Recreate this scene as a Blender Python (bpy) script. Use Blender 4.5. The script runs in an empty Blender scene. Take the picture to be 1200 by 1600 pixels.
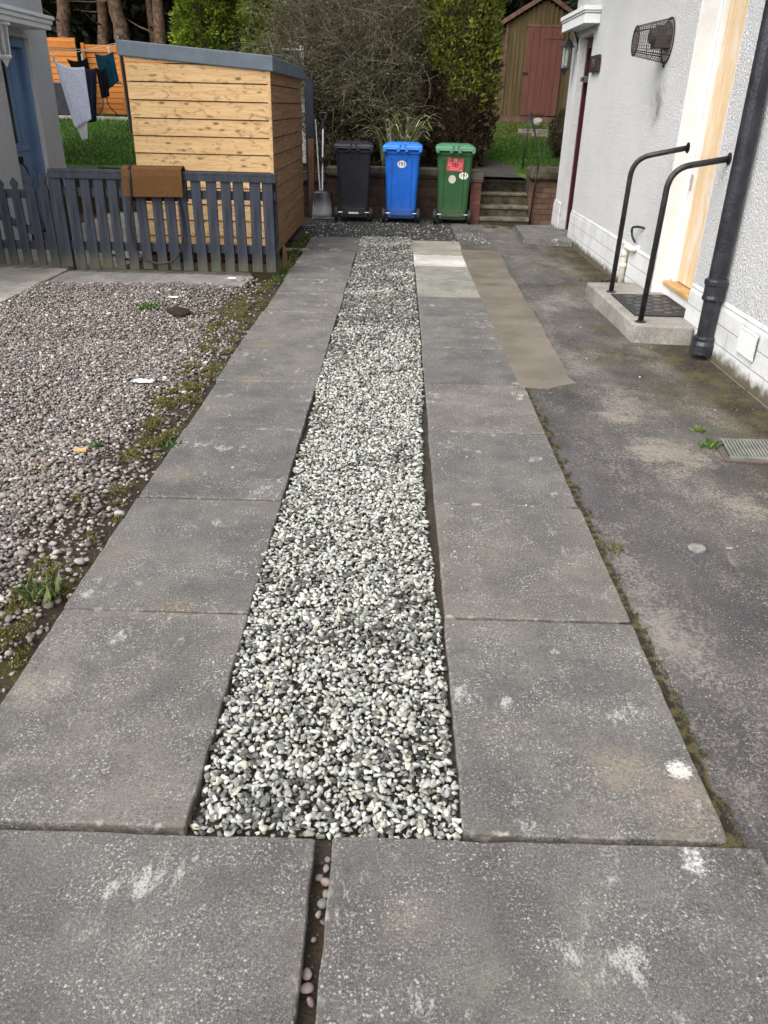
import bpy, bmesh, math, random
import numpy as np
from mathutils import Vector, Matrix
R_ = math.radians
rnd = random.Random(7)
rng = np.random.default_rng(11)
S = bpy.context.scene
COL = S.collection

# ------------------------------------------------------------------ camera
RW = ((0.9996019, 0.02754171, -0.00612332), (0.01811559, -0.46013587, 0.88766368), (0.02163021, -0.88742123, -0.46045162))
cam = bpy.data.cameras.new('camera')
cam.sensor_fit = 'VERTICAL'; cam.sensor_height = 24; cam.lens = 24 * 1225 / 1600
cam.clip_start = .05; cam.clip_end = 3000
co = bpy.data.objects.new('camera', cam); COL.objects.link(co)
co.matrix_world = Matrix(((RW[0][0], -RW[0][1], -RW[0][2], 0), (RW[1][0], -RW[1][1], -RW[1][2], 0), (RW[2][0], -RW[2][1], -RW[2][2], 1.55), (0, 0, 0, 1)))
S.camera = co
# ------------------------------------------------------------------ light
SUN_EL, SUN_AZ, SUN_E, SKY_E = 48, 224, 1.45, .15      # azimuth clockwise from +Y
w = bpy.data.worlds.new('World'); S.world = w; w.use_nodes = True
nt = w.node_tree; bg = nt.nodes['Background']
sk = nt.nodes.new('ShaderNodeTexSky'); sk.sky_type = 'NISHITA'; sk.sun_disc = False
sk.sun_elevation = R_(SUN_EL); sk.sun_rotation = R_(SUN_AZ); sk.air_density = 1.0; sk.dust_density = 4; sk.ozone_density = 1
hs = nt.nodes.new('ShaderNodeHueSaturation'); hs.inputs['Saturation'].default_value = .32
nt.links.new(sk.outputs[0], hs.inputs['Color']); nt.links.new(hs.outputs[0], bg.inputs['Color']); bg.inputs['Strength'].default_value = SKY_E
sl = bpy.data.lights.new('sun', 'SUN'); sl.energy = SUN_E; sl.angle = R_(80); sl.color = (1, .972, .935)
so = bpy.data.objects.new('sun', sl); COL.objects.link(so)
d = Vector((math.sin(R_(SUN_AZ)) * math.cos(R_(SUN_EL)), math.cos(R_(SUN_AZ)) * math.cos(R_(SUN_EL)), math.sin(R_(SUN_EL))))
so.rotation_euler = (-d).to_track_quat('-Z', 'Y').to_euler(); so.location = d * 20
S.view_settings.view_transform = 'Standard'; S.view_settings.look = 'None'; S.view_settings.gamma = 1; S.view_settings.exposure = .89

# ------------------------------------------------------------------ helpers: scene graph
def thing(name, label, cat, loc=(0, 0, 0), rotz=0, group=None):
    o = bpy.data.objects.new(name, None); COL.objects.link(o); o.empty_display_size = .1
    o.location = loc; o.rotation_euler = (0, 0, rotz); tag(o, label, cat, group); return o
def tag(o, label=None, cat=None, group=None, kind=None):
    if cat and not kind: kind = 'thing'
    for k, v in (('label', label), ('category', cat), ('group', group), ('kind', kind)):
        if v: o[k] = v
    return o
def link(name, me, mat, parent=None, loc=None, smooth=False, bevel=0, seg=2, rot=None):
    if mat is not None:
        for m in (mat if isinstance(mat, (list, tuple)) else [mat]): me.materials.append(m)
    o = bpy.data.objects.new(name, me); COL.objects.link(o)
    if parent: o.parent = parent
    if loc: o.location = loc
    if rot: o.rotation_euler = rot
    if smooth: me.shade_smooth()
    if bevel:
        b = o.modifiers.new('b', 'BEVEL'); b.width = bevel; b.segments = seg; b.limit_method = 'ANGLE'; b.angle_limit = R_(35)
        b.harden_normals = False
    return o
class MB:
    def __init__(s): s.v = []; s.f = []
    def add(s, v, f):
        n = len(s.v); s.v += [tuple(p) for p in v]; s.f += [tuple(i + n for i in q) for q in f]; return s
    def box(s, x0, x1, y0, y1, z0, z1):
        v = [(x, y, z) for z in (z0, z1) for y in (y0, y1) for x in (x0, x1)]
        return s.add(v, [(0, 2, 3, 1), (4, 5, 7, 6), (0, 1, 5, 4), (2, 6, 7, 3), (0, 4, 6, 2), (1, 3, 7, 5)])
    def hexa(s, b, t):                                     # bottom 4 and top 4 corners, ccw from above
        return s.add(list(b) + list(t), [(3, 2, 1, 0), (4, 5, 6, 7)] + [(i, (i + 1) % 4, 4 + (i + 1) % 4, 4 + i) for i in range(4)])
    def prism(s, pts, a, b, axis):                        # outline extruded along an axis
        def P(p, t): q = [p[0], p[1]]; q.insert(axis, t); return q
        n = len(pts)
        return s.add([P(p, a) for p in pts] + [P(p, b) for p in pts], [tuple(range(n))[::-1], tuple(range(n, 2 * n))] + [(i, (i + 1) % n, n + (i + 1) % n, n + i) for i in range(n)])
    def tube(s, pts, r, n=8, cap=True):
        pts = [Vector(p) for p in pts]; rs = r if isinstance(r, (list, tuple)) else [r] * len(pts)
        t0 = (pts[1] - pts[0]).normalized(); u = t0.orthogonal().normalized(); V = []
        for i, p in enumerate(pts):
            t = (pts[min(i + 1, len(pts) - 1)] - pts[max(i - 1, 0)]).normalized()
            u = (u - t * u.dot(t)).normalized(); w_ = t.cross(u)
            V += [p + (u * math.cos(2 * math.pi * k / n) + w_ * math.sin(2 * math.pi * k / n)) * rs[i] for k in range(n)]
        F = [(i * n + k, i * n + (k + 1) % n, (i + 1) * n + (k + 1) % n, (i + 1) * n + k) for i in range(len(pts) - 1) for k in range(n)]
        if cap: F += [tuple(range(n))[::-1], tuple(range((len(pts) - 1) * n, len(pts) * n))]
        return s.add(V, F)
    def lathe(s, prof, c, n=16, axis='z'):
        V = []
        for r, h in prof:
            for k in range(n):
                a = 2 * math.pi * k / n; q = (r * math.cos(a), r * math.sin(a), h)
                if axis == 'x': q = (h, q[0], q[1])
                if axis == 'y': q = (q[0], h, q[1])
                V.append((q[0] + c[0], q[1] + c[1], q[2] + c[2]))
        F = [(i * n + k, i * n + (k + 1) % n, (i + 1) * n + (k + 1) % n, (i + 1) * n + k) for i in range(len(prof) - 1) for k in range(n)]
        return s.add(V, F + [tuple(range(n))[::-1], tuple(range((len(prof) - 1) * n, len(prof) * n))])
    def build(s, name, mat, parent=None, **k):
        me = bpy.data.meshes.new(name); me.from_pydata(s.v, [], s.f); me.update()
        bm = bmesh.new(); bm.from_mesh(me); bmesh.ops.recalc_face_normals(bm, faces=bm.faces); bm.to_mesh(me); bm.free()
        return link(name, me, mat, parent, **k)
def arc(pts, r=.1, n=6):                                   # polyline with rounded corners
    pts = [Vector(p) for p in pts]; out = [pts[0]]
    for a, b, c in zip(pts, pts[1:], pts[2:]):
        p, q = b + (a - b).normalized() * r, b + (c - b).normalized() * r
        for i in range(n + 1):
            t = i / n; out.append(p * (1 - t) ** 2 + b * 2 * t * (1 - t) + q * t * t)
    return out + [pts[-1]]
def np_mesh(name, V, F, col=None):
    """V (n,3), F (m,k) equal sided faces, col (n,3) per vertex"""
    me = bpy.data.meshes.new(name); k = F.shape[1]
    me.vertices.add(len(V)); me.vertices.foreach_set('co', V.astype(np.float32).ravel())
    me.loops.add(F.size); me.loops.foreach_set('vertex_index', F.astype(np.int32).ravel())
    me.polygons.add(len(F)); me.polygons.foreach_set('loop_start', np.arange(0, F.size, k, dtype=np.int32))
    me.update(calc_edges=True)
    if col is not None:
        a = me.color_attributes.new('col', 'FLOAT_COLOR', 'POINT')
        a.data.foreach_set('color', np.concatenate([col, np.ones((len(col), 1))], 1).astype(np.float32).ravel())
    return me

# ------------------------------------------------------------------ helpers: materials
class N:
    def __init__(s, name, rough=.8, spec=.3, metal=0):
        s.m = bpy.data.materials.new(name); s.m.use_nodes = True; s.t = s.m.node_tree; s.b = s.t.nodes['Principled BSDF']
        s.b.inputs['Roughness'].default_value = rough; s.b.inputs['Specular IOR Level'].default_value = spec; s.b.inputs['Metallic'].default_value = metal
        s.g = s.n('NewGeometry'); s.tc = s.n('TexCoord')
        s.pos = s.g.outputs['Position']; s.ob = s.tc.outputs['Object']; s.gen = s.tc.outputs['Generated']
    def n(s, k): return s.t.nodes.new('ShaderNode' + k)
    def put(s, sock, v):
        if hasattr(v, 'links') or hasattr(v, 'is_output'): s.t.links.new(v, sock)
        elif isinstance(v, (tuple, list)) and len(v) == 3 and sock.type == 'RGBA': sock.default_value = (*v, 1)
        else: sock.default_value = v
    def mapv(s, v, sc=(1, 1, 1), loc=(0, 0, 0), rot=(0, 0, 0)):
        q = s.n('Mapping'); s.put(q.inputs[0], v); q.inputs['Scale'].default_value = sc; q.inputs['Location'].default_value = loc; q.inputs['Rotation'].default_value = rot; return q.outputs[0]
    def noise(s, v, sc, det=3, ro=.55, dist=0, col=False):
        q = s.n('TexNoise'); s.put(q.inputs['Vector'], v); q.inputs['Scale'].default_value = sc; q.inputs['Detail'].default_value = det; q.inputs['Roughness'].default_value = ro; q.inputs['Distortion'].default_value = dist
        return q.outputs['Color' if col else 'Fac']
    def vor(s, v, sc, feat='F1', out='Distance', rand=1):
        q = s.n('TexVoronoi'); q.feature = feat; s.put(q.inputs['Vector'], v); q.inputs['Scale'].default_value = sc; q.inputs['Randomness'].default_value = rand; return q.outputs[out]
    def st(s, f, a, b, lo=0., hi=1.):                      # smoothstep a..b -> lo..hi
        q = s.n('MapRange'); q.interpolation_type = 'SMOOTHSTEP'; s.put(q.inputs[0], f)
        for i, x in enumerate((a, b, lo, hi)): q.inputs[i + 1].default_value = x
        return q.outputs[0]
    def ma(s, op, a, b=0., c=False):
        q = s.n('Math'); q.operation = op; q.use_clamp = c; s.put(q.inputs[0], a); s.put(q.inputs[1], b); return q.outputs[0]
    def mul(s, a, b): return s.ma('MULTIPLY', a, b)
    def mix(s, f, a, b, mode='MIX'):
        q = s.n('Mix'); q.data_type = 'RGBA'; q.blend_type = mode; q.clamp_factor = True
        s.put(q.inputs[0], f); s.put(q.inputs[6], a); s.put(q.inputs[7], b); return q.outputs[2]
    def ramp(s, f, stops):
        q = s.n('ValToRGB'); s.put(q.inputs[0], f); e = q.color_ramp.elements
        while len(e) < len(stops): e.new(.5)
        for i, (p, c) in enumerate(stops): e[i].position = p; e[i].color = (*c, 1)
        return q.outputs[0]
    def xyz(s, v):
        q = s.n('SeparateXYZ'); s.put(q.inputs[0], v); return q.outputs
    def attr(s, name='col'):
        q = s.n('Attribute'); q.attribute_name = name; return q.outputs['Color']
    def rand(s): return s.n('ObjectInfo').outputs['Random']
    def blob(s, x, y, r, soft=.5, ns=9, amp=.6, z=None):   # irregular patch mask round a world point
        p = s.mapv(s.pos, (1, 1, 1 if z is not None else 0), (-x, -y, -z if z is not None else 0)); q = s.n('VectorMath'); q.operation = 'LENGTH'; s.put(q.inputs[0], p)
        dd = s.ma('ADD', q.outputs['Value'], s.mul(s.ma('SUBTRACT', s.noise(s.pos, ns, 4, .65), .5), r * amp * 2))
        return s.st(dd, r * (1 + soft * .5), r * (1 - soft), 0, 1)
    def col(s, c): s.put(s.b.inputs['Base Color'], c); return s
    def rough(s, c): s.put(s.b.inputs['Roughness'], c); return s
    def bump(s, h, dist=.01, st=1.):
        q = s.n('Bump'); s.put(q.inputs['Height'], h); q.inputs['Distance'].default_value = dist; q.inputs['Strength'].default_value = st
        if getattr(s, 'bl', None): s.t.links.new(s.bl, q.inputs['Normal'])
        s.bl = q.outputs[0]; s.t.links.new(s.bl, s.b.inputs['Normal']); return s
def plain(name, c, rough=.6, spec=.3, metal=0, var=.15, sc=6, bump=0, bsc=40):
    m = N(name, rough, spec, metal)
    f = m.st(m.noise(m.ob, sc, 4, .6), .3, .7)
    m.col(m.mix(f, tuple(x * (1 - var) for x in c), tuple(min(1, x * (1 + var)) for x in c)))
    m.rough(m.st(m.noise(m.ob, sc * 2.3, 3), .2, .8, max(0, rough - .08), min(1, rough + .1)))
    if bump: m.bump(m.noise(m.ob, bsc, 3), bump)
    return m.m

def mat_bin(name, c):
    m = N(name, .45, .45); p = m.ob; f = m.st(m.noise(p, 4, 4, .6), .3, .7); b = m.mix(f, tuple(x * .88 for x in c), tuple(min(1, x * 1.12) for x in c))
    sc = m.mul(m.st(m.noise(m.mapv(p, (7, 7, 2), rot=(0, .5, 0)), 5, 6, .75), .60, .68), .3); b = m.mix(sc, b, tuple(min(1, x * 1.6 + .05) for x in c))
    du = m.mul(m.st(m.ma('ADD', m.xyz(p)[2], m.mul(m.noise(p, 7, 5, .7), -.45)), .12, -.22), .55); b = m.mix(du, b, (.13, .115, .095))
    m.col(b); m.rough(m.st(m.noise(p, 9, 4, .7), .3, .7, .36, .58)); m.bump(m.noise(p, 200, 2), .0006); m.bump(m.noise(p, 3, 2), .012, .4); return m.m

def mat_slab(name, tone=1., tint=(1, 1, 1), blobs=True):
    m = N(name, .85, .25); p = m.pos; r = m.rand()
    base = m.mix(m.st(m.noise(p, 2.6, 6, .68), .34, .66), tuple(.098 * tone * t for t in tint), tuple(a * tone * t for a, t in zip((.175, .168, .16), tint)))
    base = m.mix(m.mul(m.st(m.noise(p, 5.3, 3, .6, 1), .5, .75), .4), base, (.15 * tone, .132 * tone, .115 * tone))
    base = m.mix(1, base, m.ramp(r, [(0, (.84, .85, .88)), (.5, (.97, .97, .97)), (1, (1.12, 1.09, 1.04))]), 'MULTIPLY')
    grit = m.noise(p, 150, 3, .8); g2 = m.noise(p, 420, 2, .7)
    base = m.mix(m.st(g2, .45, .3, 0, .7), base, (.05, .048, .047)); base = m.mix(m.st(grit, .47, .30, 0, .85), base, (.035, .034, .034))
    cl_ = m.noise(p, 7, 5, .72); sp = m.mul(m.st(grit, .54, .66), m.st(cl_, .36, .64, .2, 1))
    base = m.mix(m.mul(sp, .72), base, (.46, .45, .42)); base = m.mix(m.mul(m.st(g2, .58, .70), .5), base, (.42, .41, .39))
    fl = m.mul(m.st(m.ma('ADD', m.vor(p, 60), m.mul(m.ma('SUBTRACT', grit, .5), .5)), .2, .14), m.st(cl_, .46, .56))
    base = m.mix(m.mul(fl, .62), base, (.48, .48, .45))
    ch = m.st(m.mul(m.noise(m.mapv(p, (1, .45, 1), rot=(0, 0, .6)), 19, 6, .78), m.noise(p, 3.1, 3, .6)), .315, .40)
    base = m.mix(m.mul(m.mul(ch, m.st(grit, .34, .52)), .7), base, (.46, .455, .43))
    # soil and moss creeping in from the edges
    g = m.xyz(m.gen); ex = m.ma('MINIMUM', g[0], m.ma('SUBTRACT', 1, g[0])); ey = m.ma('MINIMUM', g[1], m.ma('SUBTRACT', 1, g[1]))
    e = m.ma('ADD', m.ma('MINIMUM', ex, ey), m.mul(m.ma('SUBTRACT', m.noise(p, 7, 5, .7), .5), .16))
    base = m.mix(m.st(e, .022, -.022, 0, .5), base, (.135, .112, .086))
    base = m.mix(m.mul(m.st(e, .02, -.04), m.st(m.noise(p, 30, 3), .5, .62)), base, (.40, .39, .36))
    if blobs:
        gm_ = m.ma('ADD', m.mul(m.noise(p, 85, 4, .8), .55), m.mul(m.noise(p, 13, 4, .7), .25))
        for x, y, rr, c, k in ((.795, 1.55, .045, (.58, .57, .53), .95), (.63, 1.54, .085, (.25, .2, .15), .7), (.79, 1.43, .12, (.27, .215, .165), .7), (.74, 1.26, .06, (.55, .54, .52), .75),
                               (.93, 1.1, .09, (.5, .49, .47), .5), (.06, 1.1, .06, (.22, .19, .15), .6), (.2, .96, .08, (.2, .19, .15), .55), (.42, .98, .07, (.21, .2, .16), .5), (.3, .9, .06, (.2, .19, .15), .5),
                               (.45, 1.12, .06, (.2, .19, .16), .45), (.55, 2.05, .035, (.5, .49, .46), .6), (-.62, 2.55, .06, (.42, .41, .39), .6), (-.95, 1.5, .17, (.42, .41, .4), .4), (-1.02, 1.8, .1, (.33, .29, .24), .5),
                               (-.72, 2.23, .07, (.23, .17, .1), .6), (-.95, 5.6, .12, (.28, .22, .13), .6), (-.9, 4.75, .1, (.26, .2, .12), .6), (-1.0, 3.3, .12, (.2, .165, .125), .7), (-1.05, 2.6, .1, (.2, .165, .125), .7), (-1.02, 4.2, .1, (.23, .19, .14), .6)):
            base = m.mix(m.st(m.ma('ADD', m.mul(m.blob(x, y, rr * 1.15, .8, 20, .7), .40 * k), gm_), .62, .80), base, c) if c[0] > .35 else m.mix(m.mul(m.mul(m.blob(x, y, rr, .8, 14, .9), k), m.st(gm_, .3, .5)), base, c)
    m.col(base); m.bump(m.noise(p, 190, 3, .7), .003, .8); m.bump(m.noise(p, 12, 4), .006, .5)
    return m.m

def wood(name, light, dark, axis='x', knots=True, sc=1., rough=.75, gray=0, kd=.28):
    m = N(name, rough, .25); r = m.rand(); v = m.ob
    st = {'x': (.6, 14, 14), 'z': (14, 14, .6), 'y': (14, .6, 14)}[axis]; st = tuple(a * sc for a in st)
    row = m.ma('FLOOR', m.ma('DIVIDE', m.xyz(v)[2 if axis != 'z' else 0], .1655 if axis != 'z' else .1))
    q = m.n('CombineXYZ'); m.put(q.inputs[0], m.mul(row, 3.71)); m.put(q.inputs[1], m.mul(row, 1.37)); m.put(q.inputs[2], m.mul(r, 9.))
    a = m.n('VectorMath'); a.operation = 'ADD'; m.put(a.inputs[0], v); m.put(a.inputs[1], q.outputs[0])
    vv = a.outputs[0] if axis != 'z' else v
    gr = m.noise(m.mapv(vv, st), 3, 6, .65, 1.2)
    c = m.mix(m.st(gr, .35, .7), light, dark)
    if knots:
        kn = m.vor(m.mapv(vv, {'x': (5.2, 8, 13.), 'z': (13, 13, 4), 'y': (8, 5.2, 13.)}[axis]), 1.)
        kk = m.mul(m.st(m.ma('ADD', kn, m.mul(m.ma('SUBTRACT', m.noise(vv, 30, 3), .5), .12)), .26, .06), .95)
        sm = m.mul(m.st(m.noise(m.mapv(vv, {'x': (5, 9, 9), 'z': (9, 9, 5), 'y': (9, 5, 9)}[axis]), 1.1, 5, .62, 2.2), .52, .70), .75)
        kk = m.mul(kk, m.st(m.noise(vv, 2.3, 3, .6), .36, .52, .45, 1)); c = m.mix(sm, c, tuple(x * .36 for x in dark)); c = m.mix(kk, c, tuple(x * .28 for x in dark))
    m.col(c); m.bump(gr, .003, .5); return m.m

def mat_roughcast(name, c):
    m = N(name, .8, .3); p = m.pos
    n1 = m.noise(p, 62, 4, .68); h = m.ma('ADD', m.st(n1, .36, .66), m.mul(m.vor(p, 70), -.5))
    big = m.st(m.noise(p, 1.3, 5, .6), .35, .75)
    b = m.mix(big, c, tuple(x * .93 for x in c))
    b = m.mix(m.mul(m.st(n1, .42, .33), .5), b, (.46, .47, .49))        # shade of the pits, put into the colour
    st = m.mul(m.blob(2.24, 7.84, .17, .8, 14, .9, z=1.60), .9)
    st = m.mul(st, m.st(m.noise(m.mapv(p, (1, 9, 1.6)), 2.2, 5, .7), .35, .6))
    b = m.mix(st, b, (.24, .20, .165))
    z = m.xyz(p)[2]; gr = m.mul(m.st(z, .75, .3), m.st(m.noise(m.mapv(p, (1, 5, 1)), 2.2, 5, .7), .5, .75))
    b = m.mix(m.mul(gr, .35), b, (.42, .40, .36))
    m.col(b); m.bump(h, .014, 1.); return m.m

def mat_plinth():
    m = N('painted brick plinth', .5, .4); p = m.pos; g = m.xyz(p)
    q = m.n('CombineXYZ'); m.put(q.inputs[0], g[1]); m.put(q.inputs[1], g[2])
    b = m.n('TexBrick'); m.put(b.inputs['Vector'], q.outputs[0]); b.inputs['Scale'].default_value = 1; b.inputs['Brick Width'].default_value = .44; b.inputs['Row Height'].default_value = .125; b.inputs['Mortar Size'].default_value = .006; b.inputs['Mortar Smooth'].default_value = .6
    c = m.mix(m.st(m.noise(p, 3, 5, .65), .4, .7), (.68, .69, .69), (.52, .53, .52))
    lo = m.mul(m.st(m.ma('ADD', g[2], m.mul(m.noise(p, 9, 5, .7), -.16)), .03, -.05), 1)
    c = m.mix(lo, c, (.12, .10, .07))
    ch = m.st(m.noise(m.mapv(p, (1, 1, 1.6)), 9, 6, .75), .68, .71)
    c = m.mix(m.mul(ch, .8), c, (.14, .13, .12))
    c = m.mix(m.mul(b.outputs['Fac'], .45), c, (.30, .31, .32))
    m.col(c); m.bump(b.outputs['Fac'], .008, -.8) if False else m.bump(m.ma('SUBTRACT', 1, b.outputs['Fac']), .006, .8); m.bump(m.noise(p, 30, 4), .004, .6); return m.m

def mat_tarmac():
    m = N('worn tarmac', .85, .3); p = m.pos; g = m.xyz(p)
    c = m.mix(m.st(m.noise(p, 1.6, 5, .6), .3, .7), (.042, .040, .039), (.105, .097, .088))
    new = m.mul(m.st(m.ma('ADD', g[0], m.mul(m.noise(p, 1.5, 4, .6), .5)), 1.62, 1.5), m.st(g[1], 4.4, 3.7))
    c = m.mix(m.mul(new, .8), c, m.mix(m.st(m.noise(p, 2.4, 4), .35, .7), (.058, .053, .057), (.098, .09, .093)))
    grit = m.noise(p, 150, 2, .7)
    c = m.mix(m.st(grit, .45, .3, 0, .8), c, (.022, .021, .02))
    c = m.mix(m.mul(m.st(grit, .56, .69), m.st(m.noise(p, 5, 4, .7), .34, .66, .15, .9)), c, (.36, .34, .31))
    fl = m.mul(m.st(m.vor(p, 42), .14, .07), m.st(m.noise(p, 4, 4, .7), .42, .6)); c = m.mix(m.mul(fl, .8), c, (.5, .48, .45))
    # bare sandy wear
    wn = m.ma('ADD', m.mul(m.noise(p, 70, 4, .8), .62), m.mul(m.noise(p, 9, 4, .7), .2))
    for x, y, r, k in ((1.43, 3.75, .3, .8), (1.32, 4.25, .16, .75), (1.62, 3.2, .22, .7), (1.55, 2.35, .2, .75), (1.68, 2.0, .22, .75), (1.02, 1.6, .1, .5), (1.0, 1.3, .1, .6), (1.2, 10.4, .28, .55), (1.5, 9.6, .3, .5), (1.35, 8.3, .18, .45), (1.0, 2.05, .07, .5), (1.16, 3.5, .1, .35), (1.75, 8.6, .2, .35), (1.55, 11.3, .5, .6), (1.2, 4.68, .14, .6), (1.0, 3.9, .12, .5), (1.1, 3.3, .13, .45), (1.45, 5.2, .12, .4), (1.7, 4.4, .14, .45), (1.85, 2.7, .2, .6), (1.25, 7.2, .12, .45), (1.6, 10.6, .25, .6), (1.4, 6.3, .1, .4), (1.5, 1.9, .12, .6)):
        sand = m.mul(m.st(m.ma('ADD', m.mul(m.blob(x, y, r * 1.25, .95, 6, .9), .42 * k), wn), .60, .78), .8)
        c = m.mix(m.mul(sand, .85), c, (.30, .262, .21))
    sc = m.mul(m.st(m.noise(m.mapv(p, (3.2, .8, 1), rot=(0, 0, -.35)), 2.6, 5, .65), .58, .74), .4); c = m.mix(sc, c, (.24, .215, .19))
    mo = m.st(m.ma('ADD', g[0], m.mul(m.ma('SUBTRACT', m.noise(p, 3.2, 6, .7), .5), .9)), 1.66, 2.02)
    for x_, y_, r_ in ((1.62, 5.55, .34), (1.85, 4.7, .42), (1.9, 9.0, .4), (1.72, 8.0, .25), (1.7, 6.3, .2)): mo = m.ma('MAXIMUM', mo, m.mul(m.blob(x_, y_, r_, .9, 7, .9), .8))
    mo = m.mul(mo, m.st(m.noise(p, 60, 3, .75), .34, .5))
    c = m.mix(m.mul(mo, .9), c, m.mix(m.st(m.noise(p, 5, 3), .42, .62), (.036, .025, .015), (.075, .066, .022)))
    du = m.mul(m.st(m.ma('ADD', m.mul(m.noise(m.mapv(p, (1.3, .6, 1), rot=(0, 0, -.25)), 1.5, 5, .6), .6), wn), .70, .86), .75); c = m.mix(m.mul(du, m.st(g[0], 2.1, 1.8)), c, (.255, .23, .20))
    ck = m.mul(m.st(m.vor(m.mapv(m.ma('ADD', 0, 0) if False else p, (1.1, .75, 0), (.3, .2, 0)), 1., 'DISTANCE_TO_EDGE'), .012, .003), m.st(m.noise(p, 2.1, 4, .6), .42, .55)); c = m.mix(m.mul(ck, .0), c, (.03, .026, .02))
    jn = m.mul(m.st(m.ma('ADD', m.ma('ADD', g[0], m.mul(g[1], .0042)), m.mul(m.ma('SUBTRACT', m.noise(p, 22, 4, .7), .5), .03)), .882, .868), m.st(g[1], 4.75, 4.7))
    c = m.mix(jn, c, m.mix(m.st(m.noise(p, 26, 3), .45, .6), (.022, .017, .011), (.085, .07, .028)))
    m.col(c); m.bump(m.noise(p, 130, 3, .7), .006, .9); m.bump(m.noise(p, 3, 4), .02, .5); m.bump(jn, .01, -1.); return m.m

def mat_soil(name, a, b, moss=.0):
    m = N(name, .95, .15); p = m.pos
    c = m.mix(m.noise(p, 14, 6, .7), a, b); c = m.mix(m.st(m.vor(p, 60), .25, .1, 0, .5), c, (.22, .2, .17))
    if moss: c = m.mix(m.mul(m.st(m.noise(p, 3.4, 5, .7), .52, .62), moss), c, (.09, .095, .022))
    m.col(c); m.bump(m.noise(p, 60, 5, .7), .02, 1); return m.m

def mat_brick(name, c1, c2, mortar, ax=(0, 2), bw=.225, rh=.075, dirt=.5):
    m = N(name, .9, .2); p = m.pos; g = m.xyz(p); q = m.n('CombineXYZ'); m.put(q.inputs[0], g[ax[0]]); m.put(q.inputs[1], g[ax[1]])
    b = m.n('TexBrick'); m.put(b.inputs['Vector'], q.outputs[0]); b.inputs['Scale'].default_value = 1; b.inputs['Brick Width'].default_value = bw; b.inputs['Row Height'].default_value = rh; b.inputs['Mortar Size'].default_value = .007; b.inputs['Mortar Smooth'].default_value = .4; b.inputs['Bias'].default_value = 0
    m.put(b.inputs['Color1'], c1); m.put(b.inputs['Color2'], c2); m.put(b.inputs['Mortar'], mortar)
    c = m.mix(m.mul(m.st(m.noise(p, 5, 5, .7), .4, .65), dirt), b.outputs['Color'], (.035, .03, .022))
    c = m.mix(m.mul(m.st(m.noise(p, 11, 5, .75), .58, .7), .5), c, (.2, .19, .15))
    m.col(c); m.bump(m.ma('SUBTRACT', 1, b.outputs['Fac']), .01, .8); m.bump(m.noise(p, 60, 4), .006, .8); return m.m

def mat_attr(name, rough=.8, spec=.25, var=.3, sc=60, bump=.0, trans=0):
    m = N(name, rough, spec); c = m.attr()
    f = m.noise(m.pos, sc, 3, .6); c = m.mix(1, c, m.ramp(f, [(.25, (1 - var,) * 3), (.75, (1 + var * .6,) * 3)]), 'MULTIPLY')
    m.col(c)
    if bump: m.bump(f, bump, .7)
    if trans:
        t = m.n('BsdfTranslucent'); m.put(t.inputs[0], c); x = m.n('MixShader'); x.inputs[0].default_value = trans
        m.t.links.new(m.b.outputs[0], x.inputs[1]); m.t.links.new(t.outputs[0], x.inputs[2]); m.t.links.new(x.outputs[0], m.t.nodes['Material Output'].inputs[0])
    return m.m

M = {}
M['slab'] = mat_slab('grey concrete slab', .84, (1.03, 1, .965))
M['slab_pale'] = mat_slab('pale mossy slab', 1.75, (1, 1.0, .86), False)
M['slab_white'] = mat_slab('new pale slab', 3.6, (1, 1.0, .99), False)
M['concrete'] = mat_slab('old concrete', 1.9, (1, .97, .9), False)
M['tarmac'] = mat_tarmac()
M['soil'] = mat_soil('dark soil', (.03, .022, .015), (.085, .066, .047), .5)
M['bed'] = mat_soil('leaf litter', (.02, .015, .01), (.06, .045, .03))
M['gravelbed'] = mat_soil('grit bed', (.035, .028, .02), (.10, .085, .068))
M['stone'] = mat_attr('gravel stone', .8, .25, .22, 90, .0015)
M['leaf'] = mat_attr('leaf', .6, .3, .25, 30, 0, .18)
M['rough_white'] = mat_roughcast('white roughcast', (.90, .91, .915))
M['rough_grey'] = mat_roughcast('off white roughcast', (.91, .91, .905))
M['plinth'] = mat_plinth()
M['white'] = plain('white paint', (.73, .74, .73), .45, .4, 0, .05, 4, .001, 60)
M['render_white'] = plain('smooth white render', (.70, .70, .69), .7, .25, 0, .08, 3, .003, 40)
M['black_iron'] = plain('black painted iron', (.018, .02, .026), .33, .5, 0, .4, 9, .003, 45)
M['rail'] = plain('worn black handrail', (.028, .026, .027), .42, .5, .3, .5, 14, .002, 60)
M['dark_grey'] = plain('roof trim grey', (.105, .13, .155), .6, .3, 0, .12, 5, .001, 50)
M['pine'] = wood('pine cladding', (.60, .405, .205), (.45, .28, .125), 'x')
M['pine_side'] = wood('shaded brown pine cladding', (.25, .145, .07), (.15, .08, .038), 'y')  # browner side boards, with the shade of that side put into the colour
M['orange_wood'] = wood('orange fence timber', (.56, .21, .045), (.36, .12, .025), 'x', False)
M['fence_paint'] = None
m = N('blue grey fence paint', .7, .25); g = m.xyz(m.pos)
c = m.mix(m.st(m.noise(m.mapv(m.ob, (8, 8, .9)), 3, 5, .65), .3, .7), (.018, .021, .030), (.044, .050, .066))
al = m.mul(m.st(m.ma('ADD', g[2], m.mul(m.noise(m.pos, 6, 4, .7), .22)), .33, .1), .75); c = m.mix(al, c, (.10, .10, .05)); m.col(c); m.bump(m.noise(m.mapv(m.ob, (20, 20, 1.5)), 3, 5), .003); M['fence_paint'] = m.m
M['blue_door'] = plain('blue door paint', (.16, .25, .40), .42, .4, 0, .12, 3, .0006, 80)
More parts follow.
